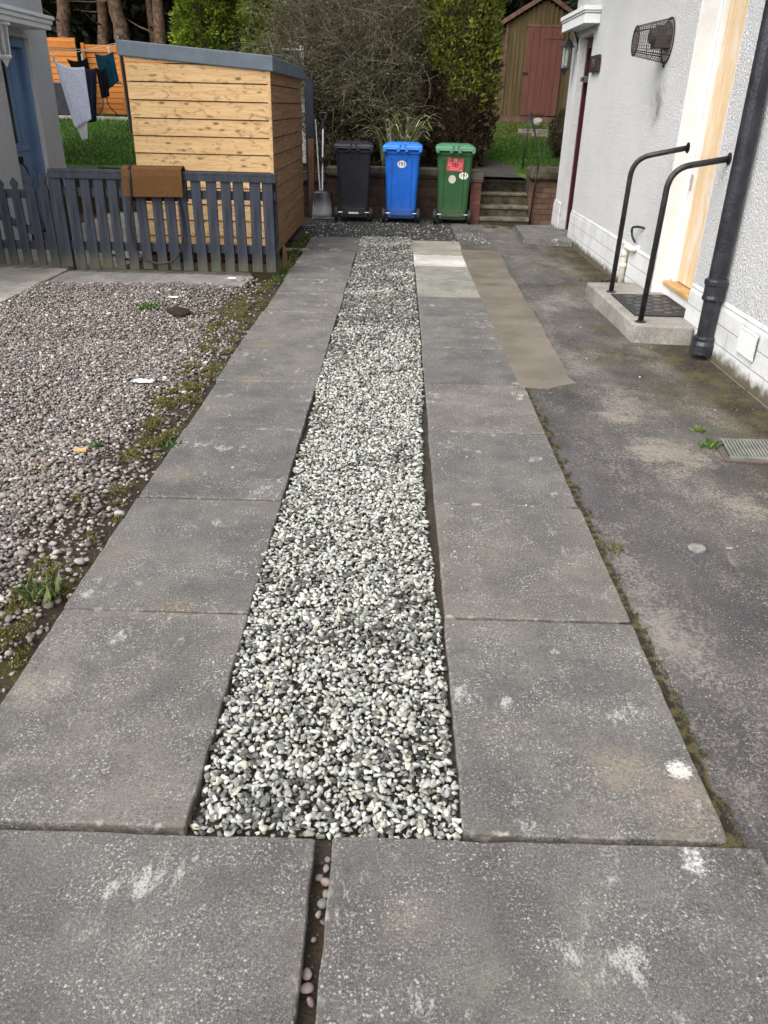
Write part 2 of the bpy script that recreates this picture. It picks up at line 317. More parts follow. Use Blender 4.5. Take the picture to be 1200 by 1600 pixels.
M['glass_dark'] = plain('dark door glass', (.015, .018, .018), .12, .5, 0, .2)
M['maroon'] = plain('maroon door paint', (.045, .007, .012), .35, .45, 0, .25, 5)
M['metal'] = plain('dull silver metal', (.5, .5, .5), .35, .5, .9, .2, 20)
M['silver'] = plain('pale aluminium shaft', (.66, .68, .70), .4, .5, .4, .15, 20)
m = N('bare plywood', .75, .25); p = m.pos
gr = m.noise(m.mapv(p, (1, 7, .5)), 3, 6, .65, 1.5); c = m.mix(m.st(gr, .35, .7), (.60, .43, .25), (.70, .55, .37))
wv = m.mul(m.st(m.noise(m.mapv(p, (1, 2.2, .8)), 2.6, 5, .7), .44, .62), .8); c = m.mix(wv, c, (.70, .63, .54)); c = m.mix(m.mul(m.st(m.noise(m.mapv(p, (1, 9, 1.2)), 2.5, 6, .75), .60, .72), .55), c, (.25, .2, .15)); m.col(c); m.bump(gr, .002); M['ply'] = m.m
M['new_wood'] = plain('new yellow timber', (.47, .29, .12), .6, .3, 0, .2, 8)
M['coir'] = plain('brown coir', (.125, .062, .025), .95, .1, 0, .35, 170, .008, 300)
M['rubber'] = plain('black rubber', (.018, .018, .02), .55, .4, 0, .3, 10, .002, 60)
M['plastic_black'] = mat_bin('black bin plastic', (.016, .018, .025))
M['plastic_blue'] = mat_bin('blue bin plastic', (.010, .135, .60))
M['plastic_green'] = mat_bin('green bin plastic', (.028, .100, .032))
M['lid_green'] = plain('faded green lid plastic', (.07, .20, .115), .45, .45, 0, .15, 6)
M['lid_blue'] = plain('blue lid plastic', (.03, .19, .66), .42, .45, 0, .12, 6)
M['sticker_white'] = plain('white sticker', (.80, .80, .78), .5, .3, 0, .03)
M['sticker_red'] = plain('red label', (.60, .07, .09), .55, .3, 0, .12, 12)
M['sticker_pink'] = plain('pale pink print', (.74, .36, .37), .6, .2, 0, .05)
M['sticker_cream'] = plain('scuffed cream sticker', (.55, .56, .45), .6, .2, 0, .1, 30)
M['ink'] = plain('black ink', (.012, .012, .014), .6, .2, 0, .02)
M['stone_coping'] = mat_brick('coping stone', (.155, .135, .105), (.12, .105, .085), (.05, .045, .035), (0, 2), .55, .3, .5)
M['brick_dark'] = mat_brick('dirty brown brick', (.085, .052, .038), (.13, .075, .05), (.055, .048, .038), (0, 2), .3, .15, .65)
M['brick_red'] = mat_brick('red brick', (.19, .06, .042), (.10, .045, .034), (.12, .105, .09), (0, 2), .225, .075, .35)
M['brick_tan'] = mat_brick('tan brick', (.20, .115, .07), (.13, .065, .045), (.08, .07, .06), (0, 2), .225, .075, .45)
m = N('mossy concrete steps', .95, .2); p = m.pos
c = m.mix(m.st(m.noise(p, 4, 5, .65), .35, .65), (.05, .044, .03), (.115, .10, .07)); c = m.mix(m.mul(m.st(m.noise(p, 13, 5, .75), .5, .62), .8), c, (.022, .02, .014)); m.col(c); m.bump(m.noise(p, 40, 4), .008); M['step'] = m.m
m = N('green shed timber', .85, .2); g = m.noise(m.mapv(m.ob, (9, 9, .5)), 2, 5, .65)
m.col(m.mix(m.st(g, .3, .7), (.07, .05, .022), (.125, .092, .042))); M['shed_green'] = m.m
M['shed_red'] = wood('faded red door timber', (.155, .058, .042), (.085, .033, .026), 'z', False)
M['shed_trim'] = plain('weathered red brown trim', (.125, .07, .055), .85, .2, 0, .3, 8)
M['bark'] = plain('tree bark', (.12, .078, .052), .95, .15, 0, .5, 9, .03, 22)
M['bark_dark'] = plain('dark bark', (.075, .055, .04), .95, .15, 0, .4, 9, .02, 22)
M['twig'] = plain('grey twig', (.13, .112, .085), .9, .15, 0, .3, 5)
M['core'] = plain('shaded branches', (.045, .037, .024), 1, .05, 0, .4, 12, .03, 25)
M['grate'] = plain('weathered grating', (.2, .2, .175), .7, .3, .2, .25, 9)
M['pvc'] = plain('cream waste pipe', (.74, .70, .58), .4, .4, 0, .06)
M['grey_stone'] = plain('grey stone', (.27, .255, .225), .9, .2, 0, .3, 9, .01, 18)
M['old_wood'] = wood('weathered grey wood', (.25, .225, .19), (.15, .13, .105), 'x', False)
M['post_brown'] = wood('bare brown post', (.16, .085, .045), (.09, .047, .026), 'z', False)
M['navy_paint'] = plain('dark navy paint', (.02, .024, .036), .6, .3, 0, .3)
M['wire'] = plain('rusted wire', (.045, .028, .026), .7, .3, .3, .4, 30)
M['cloth_white'] = None
m = N('white and blue patterned cotton', .9, .1); p = m.ob
c = m.mix(m.st(m.vor(p, 42), .32, .22), (.76, .78, .88), (.34, .40, .70)); c = m.mix(m.st(m.noise(p, 30, 3, .7), .45, .6, 0, .6), c, (.72, .73, .82)); m.col(c); M['cloth_white'] = m.m
M['cloth_navy'] = plain('navy cloth', (.018, .022, .04), .95, .1, 0, .3)
M['cloth_black'] = plain('black cloth', (.009, .009, .013), .95, .1, 0, .3)
M['cloth_teal'] = plain('dark teal cloth', (.010, .05, .085), .95, .1, 0, .3)
M['mortar_wet'] = None
m = N('fresh brown mortar', .5, .4); p = m.pos
c = m.mix(m.st(m.noise(m.mapv(p, (1.4, 1.6, 1)), 1.6, 4, .5), .3, .7), (.122, .107, .082), (.165, .147, .117)); c = m.mix(m.st(m.noise(m.mapv(p, (1, 3, 1)), 1.3, 3, .5), .55, .75, 0, .45), c, (.10, .084, .058)); m.col(c)
m.rough(m.st(m.noise(p, 3, 3), .35, .65, .38, .75)); m.bump(m.noise(p, 9, 5, .6), .004, .6); m.bump(m.noise(p, 160, 2), .0015); M['mortar_wet'] = m.m

m = N('sky lit step tread', .95, .2); p = m.pos
c = m.mix(m.st(m.noise(p, 6, 5, .65), .35, .65), (.09, .08, .053), (.19, .172, .13)); c = m.mix(m.mul(m.st(m.noise(p, 16, 5, .75), .52, .64), .7), c, (.05, .045, .025)); m.col(c); m.bump(m.noise(p, 40, 4), .008); M['tread'] = m.m  # paler than the risers: sky light on the treads put into the colour
# ================================================================== GROUND
def lawn_z(x, y): return .62 + .085 * (y - 13)
gm = MB(); gm.box(-400, 400, -300, 12.97, -.5, -.07); tag(gm.build('ground', M['soil']), kind='structure')
# garden behind the retaining wall: one sloping sheet up to the wood
def sheet(x0, x1, y0, y1, nx, ny, zf):
    xs = np.linspace(x0, x1, nx); ys = np.linspace(y0, y1, ny); X, Y = np.meshgrid(xs, ys); Z = np.vectorize(zf)(X, Y)
    V = np.stack([X, Y, Z], -1).reshape(-1, 3); i = np.arange((ny - 1) * (nx - 1)); r, c_ = i // (nx - 1), i % (nx - 1); a = r * nx + c_
    return V, np.stack([a, a + 1, a + nx + 1, a + nx], 1)
m = N('garden lawn', .95, .1); p = m.pos; g = m.xyz(p)
c = m.mix(m.st(m.noise(p, 1.7, 5, .65), .35, .65), (.045, .095, .016), (.08, .135, .03)); c = m.mix(m.st(m.noise(p, 30, 3, .7), .4, .7, 0, .4), c, (.03, .06, .01))
wd = m.st(m.ma('ADD', g[1], m.mul(m.noise(p, .8, 4), 1.5)), 20.6, 21.4); c = m.mix(wd, c, (.025, .018, .011))
bd = m.mul(m.mul(m.st(g[0], -2.3, -2.0), m.st(m.ma('ADD', g[0], m.mul(m.noise(p, 4, 4), .25)), 1.6, 1.45)), m.st(g[1], 16.6, 16.2)); c = m.mix(bd, c, (.028, .021, .013))
pth = m.mul(m.mul(m.st(m.ma('ADD', g[0], m.mul(m.noise(p, 6, 4), .15)), 1.98, 1.9), m.st(g[0], 1.2, 1.3)), m.st(m.ma('ADD', g[1], m.mul(g[0], 1.7)), 17.6, 17.2)); c = m.mix(pth, c, (.06, .058, .05))
m.col(c); m.bump(m.noise(p, 60, 3), .03, .6)
V, F = sheet(-60, 60, 12.98, 90, 61, 60, lambda x, y: lawn_z(x, y) if y < 22 else lawn_z(x, 22) + (y - 22) * .12)
tag(link('lawn', np_mesh('lawn', V, F), m.m), kind='structure')
# right side tarmac
V, F = sheet(.80, 2.32, -1.5, 12.5, 21, 160, lambda x, y: -.010 + .008 * math.sin(x * 3.1 + y * .9) * math.sin(y * 1.7) + .014 * max(0, (x - 1.9)) )
tag(link('tarmac_path', np_mesh('tarmac_path', V, F), M['tarmac'], smooth=True), kind='structure')
# fresh mortar strip beside the slabs
pts = []
edge = [(.80, 4.74), (.98, 4.72), (1.10, 4.80), (1.175, 4.84)]
y = 4.95
while y < 9.9:
    t = (y - 4.9) / 5; edge.append((1.15 + .10 * t + rnd.uniform(-.007, .007) + .012 * math.sin(y * 1.3) + .006 * math.sin(y * 5), y)); y += .07
edge += [(1.22, 9.98), (.78, 9.99)]
pm = MB(); pm.prism(edge, -.03, .006, 2); o = pm.build('mortar_strip', M['mortar_wet'], bevel=.004); tag(o, kind='structure')

# ---- paving slabs: each one lies on its own
def slab(name, x0, x1, y0, y1, mat, label, group, zt=0., th=.055):
    cx, cy = (x0 + x1) / 2, (y0 + y1) / 2; hx, hy = (x1 - x0) / 2, (y1 - y0) / 2
    ring = []; cr = .006
    def side(a, b, n):
        for i in range(n):
            t = i / n; j = rnd.gauss(0, .0016); dx, dy = b[0] - a[0], b[1] - a[1]; L = math.hypot(dx, dy)
            if i in (0,): ring.append((a[0] + dx / L * cr, a[1] + dy / L * cr))
            else: ring.append((a[0] + dx * t - dy / L * j, a[1] + dy * t + dx / L * j))
        ring.append((b[0] - dx / L * cr, b[1] - dy / L * cr))
    P = [(-hx, -hy), (hx, -hy), (hx, hy), (-hx, hy)]
    for i in range(4): side(P[i], P[(i + 1) % 4], 14)
    n = len(ring); tx, ty = rnd.uniform(-.004, .004), rnd.uniform(-.003, .003)
    def z(p, dz): return zt + dz + p[0] * tx + p[1] * ty
    loops = []
    for inset, dz in ((0, -th), (0, -.006), (.0015, -.0025), (.004, -.0004), (.009, 0)):
        loops.append([(p[0] * (1 - inset / hx), p[1] * (1 - inset / hy), z(p, dz + rnd.uniform(-.0008, .0004) * (inset > 0 and inset < .01))) for p in ring])
    V = sum(loops, []); F = [(l * n + i, l * n + (i + 1) % n, (l + 1) * n + (i + 1) % n, (l + 1) * n + i) for l in range(4) for i in range(n)]
    F.append(tuple(range(4 * n, 5 * n)))
    me = bpy.data.meshes.new(name); me.from_pydata(V, [], F); me.update()
    o = link(name, me, mat, loc=(cx, cy, 0)); tag(o, label, 'paving slab', group); return o
RJ = [1.318, 2.22, 3.08, 3.945, 4.745, 5.60, 6.53, 7.33, 8.10, 8.88, 9.60, 10.66]
LJ = [1.31, 2.21, 3.07, 3.91, 4.73, 5.73, 6.59, 7.32, 7.97, 8.66, 9.72, 10.82]
ordn = ['nearest', 'second', 'third', 'fourth', 'fifth', 'sixth', 'seventh', 'eighth', 'ninth', 'tenth', 'last']
for i in range(11):
    e = .0065
    lb = f'grey paving slab, {ordn[i]} from the camera in the row beside the pebble bed' if 0 < i < 10 else ('large grey paving slab beside the near left corner of the white gravel' if i == 0 else 'weathered grey paving slab ending the left row near the shovel and black bin')
    slab('paving_slab', -1.10 + rnd.uniform(-.012, .006), -.468 + rnd.uniform(-.01, .006), LJ[i] + e, LJ[i + 1] - e, M['slab'], lb, 'slabs of the left wheel track', rnd.uniform(-.004, .003))
    mt = M['slab']; lb = f'grey paving slab, {ordn[i]} from the camera in the row between gravel and tarmac'
    if i == 0: lb = 'large grey slab with round white lichen patch and tan stains beside the gravel'
    if i == 9: mt = M['slab_white']; lb = 'bright white paving slab in the right row, cleaner than all others'
    if i == 10: mt = M['slab_pale']; lb = 'pale mossy slab behind the bright white slab, ending the right row'
    if i in (7, 8): mt = M['slab_pale']; lb = ('pale greenish slab, the second one in front of the bright white slab', 'pale greenish slab directly in front of the bright white slab')[i - 7]
    slab('paving_slab', .205 + rnd.uniform(-.006, .008), .850 + rnd.uniform(-.01, .006) - .004 * i, RJ[i] + e, RJ[i + 1] - e, mt, lb, 'slabs of the right wheel track', rnd.uniform(-.004, .003))
slab('paving_slab', -1.13, -.153, .36, 1.297, M['slab'], 'large dark grey slab to the left of the open soil joint in the foreground', 'front slabs')
slab('paving_slab', -.113, .905, .36, 1.304, M['slab'], 'large dark grey slab to the right of the open soil joint in the foreground', 'front slabs')

# concrete by the fence and the neighbouring path
ap = MB(); ap.prism([(-3.30, 7.35), (-2.6, 7.52), (-1.9, 7.47), (-1.47, 7.62), (-1.42, 8.02), (-1.5, 8.3), (-3.31, 8.3), (-3.33, 7.9)], -.06, -.012, 2)
tag(ap.build('concrete_path', M['concrete'], bevel=.006), kind='structure')
pb = MB(); pb.box(-4.42, -3.46, 3.0, 6.9, -.06, -.008); pb.box(-4.42, -3.46, 6.912, 8.35, -.06, -.006); pb.box(-3.45, -3.33, 3, 5.2, -.06, .0); pb.box(-3.45, -3.33, 5.21, 8.2, -.06, .002)
pb.box(-4.42, -2.85, 8.36, 12.9, -.06, -.01)
tag(pb.build('pavement', M['concrete'], bevel=.006), kind='structure')
gb = MB(); gb.box(-.52, .27, 1.25, 10.7, -.069, -.034); gb.box(-1.42, 1.42, 10.7, 12.96, -.069, -.024); tag(gb.build('grit_ground', M['gravelbed']), kind='structure')

# ================================================================== STONES (stuff)
def chip(seed, n=13, flat=.62, round_=False, lod=2):
    r = random.Random(seed); bm = bmesh.new()
    if round_:
        bmesh.ops.create_icosphere(bm, subdivisions=lod, radius=.5)
        a, b, c_ = r.uniform(.85, 1.2), r.uniform(.65, .95), r.uniform(.45, .65); ph = r.random() * 9
        for v in bm.verts:
            k = 1 + .12 * math.sin(v.co.x * 5 + ph) + .1 * math.sin(v.co.y * 6 + ph * 2) + .06 * r.uniform(-1, 1)
            v.co = Vector((v.co.x * a, v.co.y * b, v.co.z * c_)) * k
    else:
        for i in range(n):
            v = Vector((r.gauss(0, 1), r.gauss(0, 1), r.gauss(0, 1))).normalized() * r.uniform(.42, .54)
            bm.verts.new((v.x * r.uniform(.95, 1.1), v.y * .78, v.z * flat))
        res = bmesh.ops.convex_hull(bm, input=bm.verts)
        for v in [v for v in bm.verts if not v.link_faces]: bm.verts.remove(v)
        bmesh.ops.dissolve_limit(bm, angle_limit=R_(14), verts=bm.verts, edges=bm.edges)
        if lod > 1: bmesh.ops.bevel(bm, geom=bm.edges[:] , offset=.045, segments=1, affect='EDGES', clamp_overlap=True)
    bmesh.ops.triangulate(bm, faces=bm.faces[:]); bmesh.ops.recalc_face_normals(bm, faces=bm.faces[:])
    bm.verts.ensure_lookup_table()
    for i, v in enumerate(bm.verts): v.index = i
    V = np.array([v.co[:] for v in bm.verts]); F = np.array([[v.index for v in f.verts] for f in bm.faces]); bm.free(); return V, F
def rotmats(n, tilt):
    a = rng.uniform(0, 2 * np.pi, n); tx = rng.normal(0, tilt, n); ty = rng.normal(0, tilt, n)
    ca, sa = np.cos(a), np.sin(a); cx, sx = np.cos(tx), np.sin(tx); cy, sy = np.cos(ty), np.sin(ty); o = np.zeros(n); i = np.ones(n)
    Rz = np.stack([ca, -sa, o, sa, ca, o, o, o, i], 1).reshape(-1, 3, 3); Rx = np.stack([i, o, o, o, cx, -sx, o, sx, cx], 1).reshape(-1, 3, 3); Ry = np.stack([cy, o, sy, o, i, o, -sy, o, cy], 1).reshape(-1, 3, 3)
    return Rx @ Ry @ Rz
def scatter(protos, P, size, colr, tilt=.35):
    n = len(P); Rm = rotmats(n, tilt) * size[:, None, None]; which = rng.integers(0, len(protos), n); Vs, Fs, Cs = [], [], []; off = 0
    for k, (pv, pf) in enumerate(protos):
        ix = np.where(which == k)[0]
        if not len(ix): continue
        v = np.einsum('nij,vj->nvi', Rm[ix], pv) + P[ix][:, None, :]
        Vs.append(v.reshape(-1, 3)); Fs.append((pf[None] + (np.arange(len(ix)) * len(pv))[:, None, None] + off).reshape(-1, 3)); Cs.append(np.repeat(colr[ix], len(pv), 0)); off += len(ix) * len(pv)
    return np.concatenate(Vs), np.concatenate(Fs), np.concatenate(Cs)
def join(parts):
    V, F, C = [], [], []; off = 0
    for v, f, c_ in parts: V.append(v); F.append(f + off); C.append(c_); off += len(v)
    return np.concatenate(V), np.concatenate(F), np.concatenate(C)
def jgrid(x0, x1, y0, y1, s):
    xs = np.arange(x0, x1, s); ys = np.arange(y0, y1, s * .92); X, Y = np.meshgrid(xs, ys); X = X + (np.arange(len(ys)) % 2)[:, None] * s * .5
    return np.stack([X.ravel() + rng.normal(0, s * .2, X.size), Y.ravel() + rng.normal(0, s * .2, X.size)], 1)
_t = rng.uniform(-1, 1, (6, 4))
def vnoise(x, y, f, seed=0):                              # cheap smooth noise 0..1
    r = np.random.default_rng(seed); v = 0
    for i in range(7):
        a = r.uniform(0, 6.28); k = f * r.uniform(.6, 1.8); v = v + np.sin(k * (x * math.cos(a) + y * math.sin(a)) + r.uniform(0, 6.28))
    return .5 + v / 7 * .85
C1 = [chip(i, 9 + i % 4, .54) for i in range(20)]; C0 = [chip(40 + i, 10, .68, lod=1) for i in range(8)]
B1 = [chip(70 + i, round_=True) for i in range(12)]; B0 = [chip(90 + i, round_=True, lod=1) for i in range(8)]
def strip():
    parts = []
    for lay in (0, 1):
        for y0, y1, pr, s in ((1.322, 4.2, C1, .0178), (4.2, 7.4, C0, .0190), (7.4, 10.95, C0, .0215)):
            q = jgrid(-.476, .202, y0, y1, s); x, y = q[:, 0], q[:, 1]
            wl = -.474 + .020 * vnoise(y, y * 0, 3.1, 3) + .03 * (vnoise(y, 0 * y, 9, 4) - .5); wr = .203 - .030 * np.exp(-((y - 3.2) / 1.2) ** 2) * (.4 + vnoise(y, y * 0, 2.3, 5)) - .012 * vnoise(y, 0 * y, 11, 6)
            n = vnoise(x, y, 5.5, 8) * .6 + vnoise(x, y, 14, 9) * .4
            far = np.clip((y - 5.0) / 1.8, 0, 1) * np.clip((10.6 - y) / .6, .35, 1)
            keep = (x > wl) & (x < wr)
            if lay: keep &= (rng.random(len(x)) < np.where(y > 5.2, .74 - .30 * far * (n > .36), .90))
            q, n, far = q[keep], n[keep], far[keep]; k = len(q); size = rng.lognormal(math.log(.0236), .25, k).clip(.011, .042)
            pale = rng.random(k) < ((.87 - .40 * (n > .60) - .6 * far * (n > .30)) if lay else .62)
            v = np.where(pale, rng.normal(.41, .08, k), rng.normal(.115, .045, k)).clip(.025, .82)
            mid = rng.random(k) < .16; v = np.where(mid, rng.uniform(.15, .4, k), v)
            cc = v[:, None] * np.stack([1 + rng.normal(0, .02, k), np.full(k, 1.005), .90 + rng.normal(0, .045, k)], 1)
            z = -.018 + .015 * lay + rng.normal(0, .003, k) + .006 * (n - .5)
            z -= .005 * np.exp(-np.minimum(q[:, 0] + .44, .18 - q[:, 0]).clip(0) / .03)
            parts.append(scatter(pr, np.column_stack([q, z]), size, cc, .33))
    return join(parts)
V, F, Cc = strip(); tag(link('white_gravel', np_mesh('white_gravel', V, F, Cc), M['stone']), kind='stuff')
def darkchips():
    q = jgrid(-1.4, 1.38, 10.62, 12.93, .021); x, y = q[:, 0], q[:, 1]
    keep = ~((x > -1.12) & (x < -.455) & (y < 10.84)) & ~((x > .18) & (x < .83) & (y < 10.68)) & ~((x > .83) & (y < 10.1)) & (x < 1.33 - .2 * vnoise(x, y, 4, 12)) & ~((x < -1.1) & (y < 11)) & (x > -1.33 + .1 * vnoise(x, y, 5, 2))
    q = q[keep]; k = len(q); x, y = q[:, 0], q[:, 1]
    pe = np.clip((x - .75) / .5, 0, 1) * .45 + .10 * (vnoise(x, y, 6, 21) > .6); pale = rng.random(k) < np.maximum(.05, pe)
    v = np.where(pale, rng.normal(.5, .1, k), rng.normal(.07, .025, k)).clip(.02, .7)
    cc = v[:, None] * np.array([1, 1, .95]); return scatter(C0, np.column_stack([q, -.018 + rng.normal(0, .004, k)]), rng.normal(.024, .004, k).clip(.014, .035), cc, .5)
V, F, Cc = darkchips(); tag(link('dark_gravel', np_mesh('dark_gravel', V, F, Cc), M['stone']), kind='stuff')
def pebbles():
    pal = np.array([(.27, .25, .235), (.20, .185, .175), (.33, .285, .26), (.25, .205, .185), (.13, .125, .125), (.42, .39, .36), (.30, .24, .21), (.185, .18, .185), (.62, .60, .57)])
    pw = np.array([.2, .17, .13, .13, .12, .08, .07, .07, .03])
    parts = []
    for lay in (0, 1):
        for y0, y1, pr, s in ((.9, 3.8, B1 + C1[:9], .0172), (3.8, 5.6, B0 + C0[:4], .0182), (5.6, 7.95, B0 + C0[:4], .0215)):
            q = jgrid(-3.32, -1.14, y0, y1, s); x, y = q[:, 0], q[:, 1]
            vis = (x > -.62 * y - 2.3)                       # the photograph's edge plus a step to the side
            top = np.where(x < -1.5, 7.42 + .18 * vnoise(x, 0 * x, 5, 3) + .1 * vnoise(x, 0 * x, 19, 7), 7.95)
            e = np.clip((-1.15 - x) / .33, 0, 1)              # soil margin along the slabs
            dens = np.where(e < 1, .16 + .9 * e ** 1.1 * (.35 + vnoise(x, y, 6, 31)), 1)
            dens = np.where(y > 6.4, dens * np.clip((-1.25 - x) / .9, .25, 1), dens)
            hole = (np.abs(x + 1.75) + np.abs(y - 6.45) < .13); keep = vis & (y < top) & (rng.random(len(x)) < dens * (1 if not lay else .75)) & ~hole
            q = q[keep]; k = len(q); ci = rng.choice(len(pal), k, p=pw); cc = (pal[ci] * .8 + pal[ci].mean(1, keepdims=True) * .2) * rng.normal(1, .2, (k, 1)).clip(.5, 1.6) * np.array([.92, .89, .845])
            size = rng.lognormal(math.log(.0208), .28, k).clip(.011, .05)
            gr = np.clip((-1.15 - q[:, 0]) / .3, 0, 1)
            z = -.047 + .022 * np.clip((q[:, 1] - 6.9) / .5, 0, 1) + .016 * lay + .022 * gr + rng.normal(0, .003, k) + .012 * (vnoise(q[:, 0], q[:, 1], 3, 41) - .5)
            parts.append(scatter(pr, np.column_stack([q, z]), size, cc, .3))
    return join(parts)
V, F, Cc = pebbles(); me = np_mesh('pebble_gravel', V, F, Cc); tag(link('pebble_gravel', me, M['stone'], smooth=True), kind='stuff')
V, F = sheet(-3.33, -1.10, 1.0, 7.6, 90, 260, lambda x, y: -.055 + .03 * min(1, max(0, (-1.12 - x) / .25)) + .008 * math.sin(x * 17 + math.sin(y * 9)) * math.sin(y * 13) - .0)
tag(link('soil_margin', np_mesh('soil_margin', V, F), M['soil'], smooth=True), kind='structure')
# pebbles lying in the open joint between the two front slabs, a few loose ones on the paving
jp = [(-.123, 1.235, .025), (-.12, 1.2, .03), (-.137, 1.21, .028), (-.116, 1.17, .03), (-.122, 1.145, .034), (-.13, 1.12, .024), (-.118, 1.10, .02), (-.142, .985, .03), (-.138, .955, .036), (-.128, .93, .025), (-.122, 1.26, .02), (-.135, 1.06, .016)]
P = np.array([(x, y, -.030) for x, y, s in jp]); k = len(P); cc = np.array([(.24, .2, .18), (.26, .2, .185), (.15, .14, .14), (.2, .19, .16), (.17, .17, .16), (.3, .25, .22), (.12, .11, .11), (.24, .2, .185), (.25, .2, .19), (.22, .165, .16), (.2, .18, .15), (.25, .2, .16)])
V, F, Cc = scatter(B1, P, np.array([s * .85 for _, _, s in jp]), cc); tag(link('joint_pebbles', np_mesh('joint_pebbles', V, F, Cc), M['stone'], smooth=True), kind='stuff')
tag(MB().box(-.19, -.08, .3, 1.3, -.068, -.040).build('joint_soil', M['soil']), kind='structure')
ls = [(.60, 3.08, .022, .5), (.26, 2.66, .018, .5), (1.37, 2.75, .03, .3), (.38, 3.6, .015, .55), (-.75, 3.4, .016, .55), (-.62, 3.14, .016, .6), (1.72, 2.05, .014, .6), (1.55, 2.4, .012, .6), (.96, 1.22, .03, .33), (-.55, 6.2, .014, .5), (1.0, 7.4, .018, .5), (1.5, 6.3, .016, .55), (1.62, 5.0, .022, .6), (1.36, 5.4, .015, .6), (1.9, 4.4, .014, .5), (.88, 2.02, .022, .2), (1.85, 1.9, .014, .6), (-.9, 4.1, .015, .5), (.5, 4.35, .012, .5)]
for _ in range(170):
    yy = rnd.uniform(4.7, 9.9); ls.append((1.16 + .02 * (yy - 4.9) + rnd.gauss(.015, .025), yy, rnd.uniform(.006, .014), .14))
for _ in range(60): ls.append((rnd.uniform(.86, 1.2), 4.73 + rnd.gauss(0, .025), rnd.uniform(.006, .013), .14))
for _ in range(120): ls.append((rnd.choice([-.49 - abs(rnd.gauss(0, .05)), .225 + abs(rnd.gauss(0, .05))]), rnd.uniform(1.4, 9), rnd.uniform(.006, .016), rnd.choice([.12, .3, .45])))
for _ in range(260): ls.append((rnd.uniform(.95, 2.2), rnd.uniform(1.6, 11.5), rnd.uniform(.004, .011), rnd.choice([.1, .25, .4, .5])))
P = np.array([(x, y, .004) for x, y, s, v in ls]); cc = np.array([(v, v * .95, v * .86) for x, y, s, v in ls])
V, F, Cc = scatter(C1, P, np.array([s for _, _, s, _ in ls]), cc); tag(link('loose_gravel', np_mesh('loose_gravel', V, F, Cc), M['stone']), kind='stuff')

# ================================================================== FOLIAGE helpers
def frames(D):
    D = D / np.linalg.norm(D, axis=1, keepdims=True); up = rng.normal(0, 1, D.shape); A = np.cross(D, up); A /= np.linalg.norm(A, axis=1, keepdims=True); return D, A, np.cross(A, D)
def leaves(P, D, L, W, col, bend=.15):
    """one bent diamond per point: base, two sides, tip"""
    D, A, Nn = frames(D); n = len(P); L = L[:, None]; W = W[:, None]
    V = np.stack([P, P + D * L * .45 + A * W * .5 + Nn * L * bend * .3, P + D * L - Nn * L * bend, P + D * L * .45 - A * W * .5 + Nn * L * bend * .3], 1).reshape(-1, 3)
    b = np.arange(n)[:, None] * 4; F = np.concatenate([b + [0, 1, 2], b + [0, 2, 3]], 1).reshape(-1, 3)
    return V, F, np.repeat(col, 4, 0)
def lumpy(n, c, r, z0, z1, prof, thick, seed, lump=.16, f=5.):
    """points through the outer shell of a lumpy upright crown and outward directions"""
    th = rng.uniform(0, 2 * np.pi, n); t = rng.random(n); z = z0 + (z1 - z0) * t; pr = prof(t)
    lu = 1 + lump * (vnoise(np.cos(th) * 1.1 + z * .25, np.sin(th) * 1.1 + z * .9, f, seed) - .5) * 2 + .5 * lump * (vnoise(np.cos(th) * 2, np.sin(th) * 2 + z * 2.1, f * 1.7, seed + 1) - .5) * 2
    dep = 1 - thick * rng.random(n) ** 1.6
    rr = pr * lu * dep
    P = np.stack([c[0] + np.cos(th) * rr * r[0], c[1] + np.sin(th) * rr * r[1], z], 1); D = np.stack([np.cos(th), np.sin(th), np.full(n, .5)], 1); return P, D, t, th
def foliage(name, parts, parent=None, mat=None):
    V, F, Cc = join(parts); return link(name, np_mesh(name, V, F, Cc), mat or M['leaf'], parent)
def core(c, r, z0, z1, prof, k=.72, n=14, m_=12):
    mb = MB(); V = []
    for i in range(n + 1):
        t = i / n
        for j in range(m_):
            a = 2 * math.pi * j / m_; q = float(prof(np.array([t]))[0]) * k * rnd.uniform(.85, 1.1)
            V.append((c[0] + math.cos(a) * q * r[0], c[1] + math.sin(a) * q * r[1], z0 + (z1 - z0) * t * .97))
    F = [(i * m_ + j, i * m_ + (j + 1) % m_, (i + 1) * m_ + (j + 1) % m_, (i + 1) * m_ + j) for i in range(n) for j in range(m_)] + [tuple(range(m_))[::-1], tuple(range(n * m_, (n + 1) * m_))]
    return mb.add(V, F)
def pick(cols, wts, n, jit=.18):
    ci = rng.choice(len(cols), n, p=np.array(wts) / sum(wts)); return np.array(cols)[ci] * rng.normal(1, jit, (n, 1)).clip(.45, 1.7)
def tuft(name, x, y, z, n, L, spread, cols, label, cat='weed', group=None, W=.006, parent=None):
    a = rng.uniform(0, 6.28, n); P = np.stack([x + rng.normal(0, spread, n), y + rng.normal(0, spread, n), np.full(n, z)], 1)
    D = np.stack([np.cos(a) * .6, np.sin(a) * .6, rng.uniform(.35, 1.3, n)], 1)
    o = foliage(name, [leaves(P, D, rng.uniform(.5, 1.1, n) * L, np.full(n, W), pick(cols, [1] * len(cols), n), .25)])
    if label: tag(o, label, cat, group)
    return o
GREEN = [(.06, .12, .025), (.08, .15, .035), (.05, .09, .025)]
